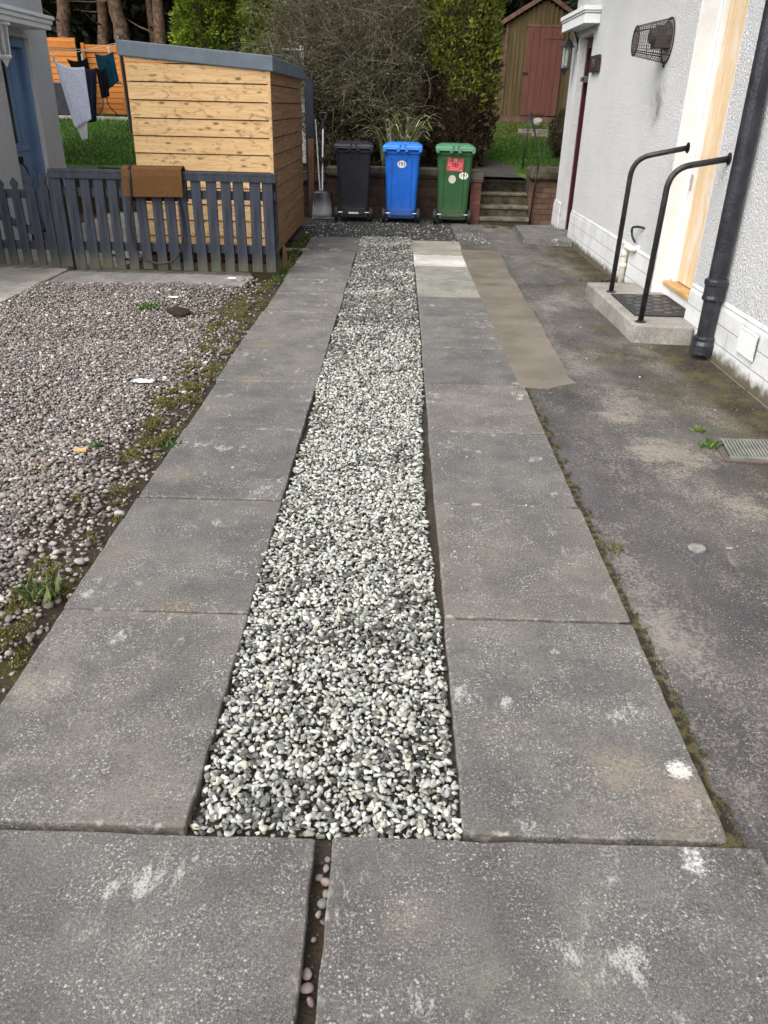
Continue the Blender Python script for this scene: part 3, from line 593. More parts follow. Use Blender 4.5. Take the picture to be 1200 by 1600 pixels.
# moss cushions and edge growth
def moss(name, spots, cols, L=.012, dens=26000, W=.006):
    parts = []
    for x, y, rx, ry, z, rot in spots:
        n = max(12, int(dens * rx * ry * 3.14)); a = rng.uniform(0, 6.28, n); r = rng.random(n) ** .6; u, v = np.cos(a) * r * rx, np.sin(a) * r * ry
        X = x + u * math.cos(rot) - v * math.sin(rot); Y = y + u * math.sin(rot) + v * math.cos(rot)
        k = vnoise(X, Y, 38, 6) > .38; X, Y, r = X[k], Y[k], r[k]; n = len(X)
        if n < 4: continue
        P = np.stack([X, Y, z + .012 * (1 - r) + rng.normal(0, .002, n)], 1); D = np.stack([rng.normal(0, .6, n), rng.normal(0, .6, n), np.full(n, .8)], 1)
        parts.append(leaves(P, D, rng.uniform(.6, 1.3, n) * L, np.full(n, W), pick(cols, [1] * len(cols), n), .1))
    return tag(foliage(name, parts), kind='stuff')
MC = [(.15, .14, .025), (.11, .11, .028), (.19, .165, .035), (.085, .075, .03)]
sp_more = [(-1.16 - abs(rnd.gauss(.08, .12)), rnd.uniform(2., 7.8), rnd.uniform(.025, .07), rnd.uniform(.04, .13), -.022, rnd.uniform(-.3, .3)) for _ in range(60)]
sp = [(-1.32, 4.3, .06, .16, -.02, .1), (-1.35, 5.0, .07, .2, -.02, 0), (-1.37, 5.5, .06, .25, -.02, .1), (-1.4, 6.05, .07, .2, -.02, 0), (-1.15, 3.55, .02, .06, -.02, 0), (-1.12, 2.25, .03, .08, -.03, 0), (-1.2, 2.75, .03, .06, -.03, .3), (-1.14, 2.9, .02, .05, -.02, 0), (-1.62, 3.35, .08, .05, -.02, 0), (-1.48, 3.6, .07, .05, -.02, .5), (-1.42, 2.8, .04, .05, -.03, 0), (-1.16, 1.95, .03, .1, -.04, 0), (-3.2, 7.15, .1, .12, -.02, 0), (-1.3, 3.95, .04, .06, -.02, 0), (-1.33, 6.8, .05, .2, -.02, 0), (-1.25, 7.6, .05, .2, -.02, 0), (-1.15, 8.6, .03, .4, -.03, 0), (-.475, 1.42, .014, .06, -.03, 0), (-.47, 1.8, .012, .07, -.03, 0), (-.462, 1.34, .02, .02, -.035, 0)]
moss('moss', sp + sp_more, MC)
em = [(.873 + rnd.uniform(-.004, .006) - .0018 * max(0, y_ - 1), y_, .009, rnd.uniform(.02, .07), -.012, rnd.uniform(-.1, .1)) for y_ in np.arange(.9, 4.7, .085) if rnd.random() < .75]
moss('moss_joint', em, [(.10, .095, .025), (.075, .06, .03), (.07, .085, .02)], .014, 40000, .004)
hm = [(2.2 + rnd.uniform(-.25, .05), y_, rnd.uniform(.06, .14), rnd.uniform(.08, .18), -.008, 0) for y_ in np.arange(3.2, 5.8, .16)] + [(2.18, y_, rnd.uniform(.04, .08), rnd.uniform(.08, .15), -.008, 0) for y_ in np.arange(8.0, 10.4, .2)]
moss('moss_path', hm, [(.10, .085, .02), (.06, .042, .02), (.045, .032, .016), (.12, .11, .03)], .007, 9000, .004)
lm = [(1.3 + rnd.random() * .9, 12.05 + rnd.random() * .35, .09, .05, -.01, 0) for i in range(14)]
moss('moss_foot', lm, [(.09, .10, .03), (.06, .055, .025)], .02, 9000)
tuft('grass_tuft', -1.21, 2.32, -.03, 60, .09, .03, [(.15, .20, .07), (.22, .25, .11), (.1, .15, .04)], 'pale green grass tuft among pebbles at the slab edge, foreground left', 'weed', 'weeds', .005)
tuft('leafy_weed', -2.07, 6.62, -.01, 70, .05, .07, GREEN, 'low green weed patch in the pebbles near the dark clod', 'weed', 'weeds', .02)
tuft('leafy_weed', -1.11, 3.66, -.02, 22, .06, .015, GREEN, 'small bright green seedling beside the moss at the slab edge', 'weed', 'weeds', .016)
tuft('leafy_weed', -1.47, 3.62, -.01, 20, .05, .012, GREEN, 'small green seedling in the pebbles beside the wood offcut', 'weed', 'weeds', .012)
tuft('leafy_weed', 1.69, 3.85, -.01, 40, .05, .025, [(.085, .16, .03), (.12, .20, .05), (.065, .12, .025)], 'bright green weed at the left edge of the drain grating', 'weed', 'weeds', .013)
tuft('leafy_weed', 1.70, 4.07, -.01, 24, .05, .015, [(.14, .22, .05), (.2, .24, .07)], 'thin yellowish weed in tarmac just behind the drain grating', 'weed', 'weeds', .009)
tuft('leafy_weed', 2.0, 3.68, -.01, 30, .06, .02, GREEN, 'green weed on the right edge of the drain grating', 'weed', 'weeds', .016)
tuft('grass_tuft', .9, 2.72, -.015, 36, .05, .02, [(.13, .17, .05), (.2, .2, .09)], 'grass sprouting from the joint between slabs and tarmac', 'weed', 'weeds', .004)
tuft('leafy_weed', 2.16, 8.1, -.0, 120, .05, .08, [(.06, .08, .025), (.09, .12, .03)], 'low weeds at the plinth foot behind the near handrail', 'weed', 'weeds', .018)
tuft('leafy_weed', 2.14, 7.55, -.0, 60, .04, .05, [(.07, .10, .03), (.09, .12, .03)], 'weeds growing round the foot of the cream waste pipe', 'weed', 'weeds', .016)
def run_tufts():
    parts = []
    for i in range(70):
        y = rnd.uniform(7.9, 11.0); x = -1.14 - abs(rnd.gauss(0, .06)); n = 14; a = rng.uniform(0, 6.28, n)
        P = np.stack([x + rng.normal(0, .02, n), y + rng.normal(0, .03, n), np.full(n, -.03)], 1); D = np.stack([np.cos(a) * .7, np.sin(a) * .7, rng.uniform(.3, 1.2, n)], 1)
        parts.append(leaves(P, D, rng.uniform(.03, .07, n), np.full(n, .011), pick(GREEN + [(.16, .15, .05)], [1, 1, 1, 1], n), .2))
    return parts
tag(foliage('grass_edging', run_tufts()), kind='stuff')
# grass blades on the two lawns
def blades(x0, x1, y0, y1, n, skip=None):
    x = rng.uniform(x0, x1, n); y = rng.uniform(y0, y1, n)
    if skip is not None: k = ~skip(x, y); x, y = x[k], y[k]
    n = len(x); P = np.stack([x, y, .62 + .085 * (y - 13)], 1); D = np.stack([rng.normal(0, .5, n), rng.normal(0, .5, n), np.ones(n)], 1)
    tone = (.75 + .5 * vnoise(x, y, 2.2, 55))[:, None]; c_ = pick([(.06, .145, .018), (.085, .18, .026), (.05, .11, .018), (.12, .17, .045)], [4, 4, 3, 1], n) * tone
    yel = (y - y0) / (y1 - y0); return leaves(P, D, rng.uniform(.03, .07, n), np.full(n, .012), c_, .25)
gl = blades(-9, -2.2, 13.1, 20.0, 55000)
pathcut = lambda x, y: (x < 1.95 + .1 * np.sin(y * 5)) & (y + 1.7 * x < 17.3)
g2 = blades(1.35, 4.2, 13.3, 20.4, 30000, pathcut); far = (g2[0][:, 1:2] > 17.2); g2[2][:] = np.where(far, g2[2] * np.array([1.5, .95, 1.2]), g2[2])
tag(foliage('lawn_grass', [gl, g2]), kind='stuff')

# ================================================================== RIGHT HOUSE
WX = 2.27
rh = thing('white_house', 'white roughcast house on the right with boarded doorway and maroon door', 'house', (WX, 8, 0))
def lo(o):                                                 # keep world coordinates under an offset parent
    o.matrix_parent_inverse = o.parent.matrix_world.inverted() if False else Matrix.Translation(-o.parent.location); return o
wm = MB()
YN, YF = -3., 12.1                                         # near and far ends
D2a, D2b, D1a, D1b, TH = 6.14, 7.13, 10.88, 11.62, .30
H2, H1, HT = 2.62, 2.36, 3.25  # eaves out of view, shaped low so more sky lights the walls
wm.box(WX, WX + TH, YN, D2a, -.1, HT); wm.box(WX, WX + TH, D2b, D1a, -.1, HT); wm.box(WX, WX + TH, D1b, YF, -.1, HT)
wm.box(WX, WX + TH, D2a, D2b, H2, HT); wm.box(WX, WX + TH, D1a, D1b, H1, HT)
wm.box(WX + TH, 9, YF - .3, YF, -.1, HT); wm.box(WX + TH, 9, YN, YN + .3, -.1, HT); wm.box(8.7, 9, YN + .3, YF - .3, -.1, HT)
lo(wm.build('wall', M['rough_white'], rh))
rf = MB(); rf.prism([(WX - .35, HT), (9.35, HT), (5.6, HT + 1.9)], YN - .2, YF + .2, 1); lo(rf.build('roof', M['dark_grey'], rh))
pl = MB()
for a, b in ((YN, D2a + .0), (D2b, D1a), (D1b, YF + .03)): pl.hexa([(WX - .03, a, -.1), (WX - .002, a, -.1), (WX - .002, b, -.1), (WX - .03, b, -.1)], [(WX - .018, a, .395), (WX - .002, a, .41), (WX - .002, b, .41), (WX - .018, b, .345)])
lo(pl.build('plinth', M['plinth'], rh, bevel=.006))
# front doorway, boarded
fr = MB(); fr.box(WX + .003, WX + .22, D2b - .035, D2b - .001, .1, H2 - .002)          # far reveal lining
fr.box(WX + .003, WX + .22, D2a + .001, D2a + .02, .1, H2 - .002); fr.box(WX + .003, WX + .22, D2a + .021, D2b - .036, H2 - .03, H2 - .002)
lo(fr.build('door_lining', M['render_white'], rh, bevel=.004))
df = MB(); df.box(WX + .15, WX + .215, D2b - .095, D2b - .036, .24, H2 - .031); df.box(WX + .15, WX + .215, D2a + .021, D2a + .07, .24, H2 - .031); df.box(WX + .15, WX + .215, D2a + .071, D2b - .096, H2 - .1, H2 - .031)
df.box(WX + .135, WX + .149, D2b - .075, D2b - .036, .26, H2 - .04)
dfo = lo(df.build('door_frame', M['white'], rh, bevel=.004))
lo(MB().box(WX + .185, WX + .214, D2a + .072, D2b - .097, .25, H2 - .101).build('boarded_door', M['ply'], rh, bevel=.002))
hg = MB(); hg.tube([(WX + .145, D2b - .10, .98), (WX + .145, D2b - .10, 1.10)], .008, 8); hg.box(WX + .14, WX + .15, D2b - .10, D2b - .06, 1.05, 1.075); lo(hg.build('hinge', M['metal'], rh))
lo(MB().box(WX + .10, WX + .184, D2a + .17, D2a + .255, 1.08, 1.17).build('timber_block', M['new_wood'], rh, bevel=.003))
lo(MB().box(WX + .08, WX + .22, D2a + .021, D2b - .037, .205, .24).build('threshold', M['new_wood'], rh, bevel=.006))
lo(MB().box(WX + .105, WX + .28, D2a + .001, D2b - .001, -.1, .204).build('threshold_base', M['render_white'], rh, bevel=.004))
# maroon door and canopy
lo(MB().box(WX + .125, WX + .17, D1a + .001, D1b - .001, .06, H1 - .001).build('maroon_door', M['maroon'], rh))
mf = MB(); mf.box(WX + .085, WX + .125, D1b - .06, D1b - .001, .06, H1 - .002); mf.box(WX + .085, WX + .125, D1a + .001, D1a + .06, .06, H1 - .002); mf.box(WX + .085, WX + .125, D1a + .061, D1b - .061, H1 - .12, H1 - .002); lo(mf.build('door_frame', M['maroon'], rh, bevel=.004))
lb_ = lo(MB().box(WX + .03, WX + .084, D1a + .12, D1b - .09, 1.865, 1.925).build('lock', M['metal'], rh, bevel=.004))
lk = MB().lathe([(.006, -.02), (.02, -.015), (.02, 0)], (WX + .03, 11.3, 1.895), 12, 'x').build('knob', M['black_iron'], lb_)
cn = MB(); cn.box(WX - .18, WX - .001, 10.62, 12.05, 2.44, 2.535); cn.box(WX - .19, WX - .001, 10.61, 12.06, 2.542, 2.565); cn.box(WX - .205, WX - .001, 10.59, 12.08, 2.566, 2.61)
lo(cn.build('canopy', M['white'], rh, bevel=.004))
# vent grille: frame with holes
vg = MB(); vy0, vy1, vz0, vz1 = 4.80, 5.06, .185, .345; vg.box(WX - .044, WX - .034, vy0, vy1, vz0, vz0 + .012); vg.box(WX - .044, WX - .034, vy0, vy1, vz1 - .012, vz1)
for i in range(13): yy = vy0 + i * (vy1 - vy0 - .009) / 12; vg.box(WX - .043, WX - .035, yy, yy + .008, vz0 + .012, vz1 - .012)
for i in range(8): zz = vz0 + .012 + (i + 1) * (vz1 - vz0 - .024) / 9; vg.box(WX - .0415, WX - .0355, vy0, vy1, zz - .003, zz + .003)
vb = lo(vg.build('air_vent', M['white'], rh)); q = MB().box(WX - .034, WX - .03, vy0 + .005, vy1 - .005, vz0 + .004, vz1 - .004).build('vent_backing', M['ink'], vb)
# cast iron downpipe with collars
px, py = WX - .075, 5.52
dp = MB(); dp.lathe([(.058, .07), (.058, 3.25)], (px, py, 0), 20); lo(dp.build('downpipe', M['black_iron'], rh, smooth=False))
for pf in ([(.060, .40), (.072, .405), (.076, .42), (.070, .44), (.070, .50), (.078, .515), (.078, .54), (.066, .55), (.06, .552)], [(.062, .03), (.086, .035), (.084, .10), (.074, .125), (.076, .15), (.06, .16)], [(.06, 2.3), (.076, 2.31), (.076, 2.36), (.06, 2.37)]):
    lo(MB().lathe(pf, (px, py, 0), 20).build('pipe_collar', M['black_iron'], rh, bevel=.003))
wp = MB(); wp.tube(arc([(WX - .06, 7.92, .0), (WX - .06, 7.92, .40), (WX - .06, 7.70, .40), (WX + .01, 7.68, .42)], .06), .026, 12); wp.lathe([(.026, .2), (.034, .205), (.034, .235), (.026, .24)], (WX - .06, 7.92, 0), 12); wp.lathe([(.03, .30), (.032, .33), (.03, .36)], (WX - .06, 7.92, 0), 12)
lo(wp.build('waste_pipe', M['pvc'], rh, smooth=True))
cb = MB(); cb.tube(arc([(WX + .01, 7.6, .60), (WX - .05, 7.66, .61), (WX - .06, 7.82, .58), (WX - .05, 7.80, .50), (WX - .03, 7.74, .46)], .05), .011, 8); lo(cb.build('cable_stub', M['rubber'], rh, smooth=True))
hk = MB(); hk.tube([(WX - .02, 7.03, 2.3), (WX - .03, 7.05, 2.33), (WX - .05, 7.1, 2.34)], .012, 6)
# number plaque by the maroon door
sg = thing('door_plaque', 'small dark number plaque on the white wall beside the maroon door', 'plaque', (WX - .0, 10.5, 2.03))
MB().box(-.045, -.012, -.21, .21, -.085, .085).build('plate', M['wire'], sg, bevel=.008)
def text(name, s, size, mat, parent, loc, rot, ext=.001):
    cu = bpy.data.curves.new(name, 'FONT'); cu.body = s; cu.size = size; cu.align_x = 'CENTER'; cu.align_y = 'CENTER'; cu.extrude = ext; cu.offset = size * .004
    t = bpy.data.objects.new(name, cu); COL.objects.link(t); dg = bpy.context.evaluated_depsgraph_get(); me = bpy.data.meshes.new_from_object(t.evaluated_get(dg)); bpy.data.objects.remove(t)
    me.materials.clear(); return link(name, me, mat, parent, loc=loc, rot=rot)
text('lettering', '191', .13, M['metal'], sg, (-.0465, 0, 0), (R_(90), 0, R_(-90)))
# lanterns
def lantern(name, label, loc, mat, s=1., side=-1, group=None):
    t = thing(name, label, 'wall lantern', loc, 0, group)
    def L(p): return [(r * s, h * s) for r, h in p]
    MB().lathe(L([(.006, .20), (.012, .185), (.02, .17), (.03, .16), (.062, .12), (.082, .095), (.082, .085), (.05, .085)]), (0, 0, 0), 6).build('cap', mat, t)
    MB().lathe(L([(.05, .084), (.041, -.12)]), (0, 0, 0), 6).build('glass', M['lamp_glass'], t)
    f = MB()
    for k in range(6):
        a = math.pi / 3 * k; f.tube([(.052 * s * math.cos(a), .052 * s * math.sin(a), .085 * s), (.043 * s * math.cos(a), .043 * s * math.sin(a), -.12 * s)], .005 * s, 5)
    f.build('frame', mat, t)
    MB().lathe(L([(.05, -.12), (.056, -.128), (.05, -.14), (.03, -.155), (.022, -.17), (.006, -.20)]), (0, 0, 0), 6).build('base', mat, t)
    MB().lathe(L([(.014, -.10), (.016, -.02), (.015, .05), (.004, .06)]), (0, 0, 0), 10).build('bulb', M['bulb'], t)
    MB().tube(arc([(-side * .12 * s, 0, .12 * s), (-side * .06 * s, 0, .26 * s), (0, 0, .25 * s), (0, 0, .19 * s)], .05 * s), .009 * s, 7).build('bracket', mat, t, smooth=True)
    MB().box(*sorted((-side * .13 * s, -side * .115 * s)), -.03 * s, .03 * s, .04 * s, .2 * s).build('wall_plate', mat, t, bevel=.004)
    return t
m = N('lantern glass', .08, .5); m.col((.8, .83, .82)); m.b.inputs['Transmission Weight'].default_value = .85; M['lamp_glass'] = m.m
M['bulb'] = plain('cream bulb', (.75, .75, .66), .4)
lantern('wall_lantern', 'black wall lantern under the canopy beside the maroon door', (WX - .13, 11.80, 2.17), M['black_iron'], 1.12)
# wire flue guard
bt = thing('wire_cage', 'rusty wire mesh cage over a black vent high on the white wall', 'flue guard', (WX, 7.82, 2.09))
def cage():
    mesh, rim = MB(), MB(); n, k = 16, 34; L_ = .275
    def pt(i, j):
        t = i / n; r = .168 - .058 * t; a = 2 * math.pi * j / k; return Vector((-.004 - L_ * t, r * math.cos(a) * .95, r * math.sin(a) - .008 * t))
    for i in range(n + 1): mesh.tube([pt(i, j) for j in range(k + 1)], .0019, 4, False)
    for j in range(k): mesh.tube([pt(i, j) for i in range(n + 1)], .0019, 4, False)
    e = -.004 - L_
    for q in range(-6, 7):
        y = q * .0165; h = math.sqrt(max(0, .11 ** 2 - (y / .95) ** 2)); mesh.tube([(e, y, -h - .008), (e, y, h - .008)], .0019, 4, False); mesh.tube([(e, -h * .95, y - .008), (e, h * .95, y - .008)], .0019, 4, False)
    for i, r in ((0, .0075), (n, .006), (n // 2, .0035)): rim.tube([pt(i, j) for j in range(k + 1)], r, 7)
    for j in (4, 21, 30): rim.tube([pt(i, j) for i in range(n + 1)], .0045, 6)
    mesh.build('mesh', M['wire'], bt); rim.build('rim', M['wire'], bt, smooth=True)
    f = MB(); f.lathe([(.09, -.002), (.105, -.006), (.10, -.05), (.085, -.055), (.08, -.12), (.06, -.13), (.06, -.16), (.05, -.165)], (0, -.01, .03), 20, 'x'); f.box(-.13, -.004, -.10, .05, -.06, .085)
    f.build('vent_terminal', M['plastic_black'], bt, bevel=.004)
    MB().box(-.012, -.001, -.012, .012, -.2, -.165).build('tab', M['wire'], bt)
cage()

# doorsteps
st = thing('doorstep', 'worn concrete doorstep block below the boarded doorway', 'doorstep', (0, 0, 0))
MB().prism([(1.80, 5.90), (WX - .034, 5.84), (WX - .034, 6.139), (WX + .1, 6.141), (WX + .1, 7.128), (WX - .034, 7.131), (WX - .034, 7.52), (1.78, 7.48)], -.06, .135, 2).build('step', M['concrete'], st, bevel=.018, seg=3)
mt = thing('rubber_mat', 'black rubber doormat with raised pebble pattern on the doorstep', 'doormat', (2.07, 6.55, .137))
MB().box(-.20, .28, -.40, .38, 0, .010).build('mat', M['rubber'], mt, bevel=.004)
rp = MB()
for i in range(26):
    for _ in range(1):
        cx, cy, r = -.15 + .38 * ((i * .618) % 1), -.34 + .66 * (i / 25), rnd.uniform(.025, .05)
        rp.lathe([(r, .0095), (r * .92, .0135), (r * .6, .0155)], (cx, cy, 0), 10)
rp.build('raised_pattern', M['rubber2'] if 'rubber2' in M else plain('worn rubber', (.05, .05, .052), .4), mt, smooth=False)
# handrails
def handrail(label, pts, foot):
    t = thing('handrail', label, 'handrail', foot, 0, 'black handrails at the doorstep')
    p = [Vector(q) - Vector(foot) for q in pts]
    MB().tube(arc(p, .14, 8), .021, 12).build('rail', M['rail'], t, smooth=True)
    MB().lathe([(.042, 0), (.042, .006), (.026, .012)], (0, 0, 0), 14).build('foot_flange', M['rail'], t)
    e = p[-1]; MB().lathe([(.04, -.004), (.04, .004)], (e.x, e.y, e.z), 14, 'x').build('wall_flange', M['rail'], t)
    return t
handrail('black tubular handrail at the far side of the doorstep', [(1.90, 7.05, .135), (1.90, 6.99, 1.21), (WX - .003, 6.82, 1.305)], (1.90, 7.05, .135))
handrail('black tubular handrail at the near side of the doorstep, beside the downpipe', [(1.865, 5.97, .135), (1.88, 5.93, 1.205), (WX - .003, 5.93, 1.275)], (1.865, 5.97, .135))
fs = thing('doorstep', 'low dark slab step below the maroon door', 'doorstep', (0, 0, 0))
MB().prism([(1.66, 10.78), (WX - .034, 10.45), (WX - .034, 10.87), (WX + .1, 10.89), (WX + .1, 11.61), (WX - .034, 11.63), (WX - .034, 12.0), (1.70, 11.9)], -.05, .07, 2).build('step', M['slab'], fs, bevel=.012)
# drain grating
dg_ = thing('drain_grating', 'grey slatted drain grating set in the tarmac by the white house', 'drain cover', (1.84, 3.80, 0))
MB().prism([(-.15, -.145), (.14, -.15), (.19, .14), (-.12, .15)], -.03, .0, 2).build('surround', M['brick_red'], dg_, bevel=.006)
g_ = MB()
for i in range(15): x = -.115 + i * .0178; g_.prism([(x, -.115), (x + .010, -.115), (x + .045, .115), (x + .035, .115)], .001, .012, 2)
g_.prism([(-.125, -.14), (.14, -.14), (.14, -.116), (-.125, -.116)], .001, .0125, 2); g_.prism([(-.09, .116), (.175, .116), (.175, .125), (-.09, .125)], .001, .0125, 2)
g_.build('grating', M['grate'], dg_)
MB().prism([(-.12, -.12), (.135, -.12), (.17, .12), (-.085, .12)], .0003, .0009, 2).build('pit', M['ink'], dg_)
tag(MB().lathe([(.034, -.008), (.034, .002), (.026, .003)], (1.245, 2.76, -.004), 18).build('stopcock_cap', plain('dusty metal cap', (.2, .195, .18), .8, .2, 0, .3, 40)), 'small round metal cap set flush in the dark tarmac', 'cap')

# ================================================================== LEFT HOUSE
LX = -4.45
lh = thing('white_house', 'off white roughcast house at the left edge with blue door', 'house', (LX, 9, 0))
A, B, HD = 9.97, 10.83, 2.16
wm = MB(); wm.box(LX - .3, LX, 6.6, A, -.1, 3.25); wm.box(LX - .3, LX, B, 11.38, -.1, 3.25); wm.box(LX - .3, LX, A, B, HD, 3.25); wm.box(-11, LX - .3, 11.08, 11.38, -.1, 3.25); wm.box(-11, LX - .3, 6.6, 6.9, -.1, 3.25); wm.box(-11, -10.7, 6.9, 11.08, -.1, 3.25)  # unseen near end and eaves cut short to let light past
lo(wm.build('wall', M['rough_grey'], lh)); rf = MB(); rf.prism([(LX + .35, 3.25), (-11.3, 3.25), (-7.6, 8.2)], 6.45, 11.6, 1); lo(rf.build('roof', M['dark_grey'], lh))
lo(MB().box(LX - .30, LX - .003, B - .02, B - .001, 0, HD - .002).build('reveal', M['render_white'], lh))
bf = MB(); bf.box(LX - .17, LX - .05, B - .10, B - .021, 0, HD - .003); bf.box(LX - .17, LX - .05, A + .001, A + .08, 0, HD - .003); bf.box(LX - .17, LX - .05, A + .081, B - .101, HD - .10, HD - .003); bf.box(LX - .15, LX - .06, B - .115, B - .101, 0, HD - .101)
lo(bf.build('door_frame', M['blue_door'], lh, bevel=.006))
dX = LX - .13
bd_ = MB(); bd_.box(dX - .045, dX, A + .082, B - .116, .03, HD - .102)
bdo = lo(bd_.build('blue_door', M['blue_door'], lh, bevel=.003))
mo_ = MB()
for z0, z1 in ((.96, 1.02), (.62, .68)): mo_.box(dX, dX + .014, A + .082, B - .20, z0, z1)
for z0, z1, y0, y1 in ((.12, .60, A + .12, B - .24),): mo_.box(dX + .0, dX + .01, y0, y1, z0, z1)
mo_.box(dX, dX + .012, B - .17, B - .15, .05, HD - .12); mo_.box(dX, dX + .010, A + .48, A + .50, 1.05, 1.98); mo_.box(dX, dX + .010, A + .50, B - .20, 1.96, 1.98)
q = mo_.build('moulding', M['blue_door'], bdo, bevel=.003)
q = MB().box(dX + .001, dX + .005, A + .11, A + .36, 1.05, 1.98).build('glass_pane', M['glass_dark'], bdo)
q = MB().box(dX + .001, dX + .016, A + .14, A + .40, .83, .90).build('letterbox', M['ink'], bdo, bevel=.003)
cn = MB(); cn.box(LX + .001, LX + .33, 8.9, 10.72, 2.245, 2.30); cn.box(LX + .001, LX + .35, 8.9, 10.74, 2.30, 2.345); cn.box(LX + .001, LX + .37, 8.9, 10.76, 2.347, 2.385)
lo(cn.build('canopy', M['white'], lh, bevel=.006))
lantern('wall_lantern', 'white wall lantern at the left edge beside the blue door', (LX + .22, 9.60, 2.10), M['white'], 1.35, 1)
pc = MB(); pc.tube(arc([(dX + .01, A + .22, .865), (dX + .10, A + .24, .85), (LX + .12, 9.95, .6), (LX + .25, 9.75, .18), (LX + .5, 9.5, .02), (LX + 1.1, 9.2, .01), (LX + 1.7, 8.6, .01)], .15), .011, 7)
tag(pc.build('power_cable', M['rubber'], smooth=True), 'black cable hanging out of the blue door letterbox', 'cable')

# ================================================================== FENCE AND GATE
FY = 8.14
fe = thing('picket_fence', 'blue grey picket fence panel with flat capped top and doormat on it', 'fence', (-2.28, FY, 0))
def picket(w_, h, top=0, rn=0):
    j = lambda: rnd.uniform(-.004, .004); hw = w_ / 2
    if not top: pts = [(-hw + j(), 0), (hw + j(), 0), (hw + j(), h), (-hw + j(), h)]
    else: pts = [(-hw, 0), (hw, 0), (hw, h - .14), (hw * .55, h - .10), (hw * .95, h - .055), (0, h), (-hw * .95, h - .055), (-hw * .55, h - .10), (-hw, h - .14)]
    return MB().prism(pts, -.011, .011, 1)
for i in range(16):
    x = -1.02 + i * .1365 + rnd.uniform(-.008, .008)
    picket(.097 + rnd.uniform(-.004, .004), .865 + rnd.uniform(-.006, .004)).build('picket', M['fence_paint'], fe, loc=(x, -.035 + rnd.uniform(-.002, .002), .03 + rnd.uniform(-.01, .01)), rot=(0, rnd.uniform(-.014, .014), 0), bevel=.003)
MB().box(-1.07, 1.115, -.06, .045, .915, .945).build('top_cap', M['fence_paint'], fe, bevel=.004)
MB().box(-1.07, 1.115, -.0615, -.048, .865, .9145).build('top_rail', M['fence_paint'], fe, bevel=.003)
for z in (.70, .20): MB().box(-1.05, 1.10, -.02, .018, z, z + .08).build('rail', M['fence_paint'], fe, bevel=.003)
for x in (1.06, -1.03): MB().box(x - .035, x + .04, .02, .10, -.05, .90).build('post', M['fence_paint'], fe, bevel=.004)
ga = thing('picket_gate', 'blue grey garden gate with pointed pickets and diagonal brace', 'gate', (-3.88, FY + .08, 0))
for i, x in enumerate((-.40, -.265, -.13, .005, .15, .295, .43)):
    picket(.088, .845 + .03 * math.cos(i), 1).build('picket', M['fence_paint'], ga, loc=(x, -.035, .03), rot=(0, rnd.uniform(-.02, .02), 0), bevel=.003)
for z in (.18, .66): MB().box(-.46, .475, -.023, .012, z, z + .08).build('rail', M['fence_paint'], ga, bevel=.003)
b_ = MB().box(-.52, .52, -.022, .010, -.035, .035).build('brace', M['fence_paint'], ga, bevel=.003); b_.location = (0, 0, .46); b_.rotation_euler = (0, R_(24), 0)
MB().box(-3.405, -3.335, FY + .04, FY + .11, -.05, .9).build('gate_post', M['fence_paint'], bevel=.004)
tag(bpy.data.objects['gate_post'], 'blue grey post where the gate meets the picket fence', 'post')
# doormat hung over the fence
dm = MB(); pts = [(FY - .085, .715), (FY - .082, .90), (FY - .072, .955), (FY - .02, .968), (FY + .04, .962), (FY + .068, .93), (FY + .07, .66)]
n = len(pts); V = []; X0, X1 = -2.63, -2.055
for sgn in (0, 1):
    for (yy, zz), nn in zip(pts, [(-1, 0), (-1, 0), (-.8, .6), (0, 1), (0, 1), (.8, .6), (1, 0)]):
        for x in (X0, X1): V.append((x, yy + nn[0] * .022 * sgn, zz + nn[1] * .022 * sgn + (x - X0) * .012))
F = []
for i in range(n - 1):
    a = 2 * i; b = 2 * n + 2 * i; F += [(a, a + 1, a + 3, a + 2), (b, b + 2, b + 3, b + 1), (a, a + 2, b + 2, b), (a + 1, b + 1, b + 3, a + 3)]
F += [(0, 2 * n, 2 * n + 1, 1), (2 * n - 2, 2 * n - 1, 4 * n - 1, 4 * n - 2)]
dm.add(V, F); tag(dm.build('coir_doormat', M['coir'], bevel=.006), 'brown coir doormat hung over the top of the picket fence', 'doormat')
hc = MB(); pts = [(-2.56, FY + .09, .60), (-2.555, FY + .075, .96), (-2.55, FY - .02, 1.003), (-2.545, FY - .115, .96), (-2.555, FY - .118, .7), (-2.62, FY - .075, .42), (-2.56, FY - .09, .16), (-2.36, FY - .095, .085), (-2.17, FY - .09, .14), (-2.09, FY - .08, .36), (-2.10, FY - .075, .58), (-2.12, FY - .06, .72)]
hc.tube(arc(pts, .09, 5), .0105, 8); tag(hc.build('hanging_cable', M['rubber'], smooth=True), 'black cable looped over the picket fence and doormat', 'cable')

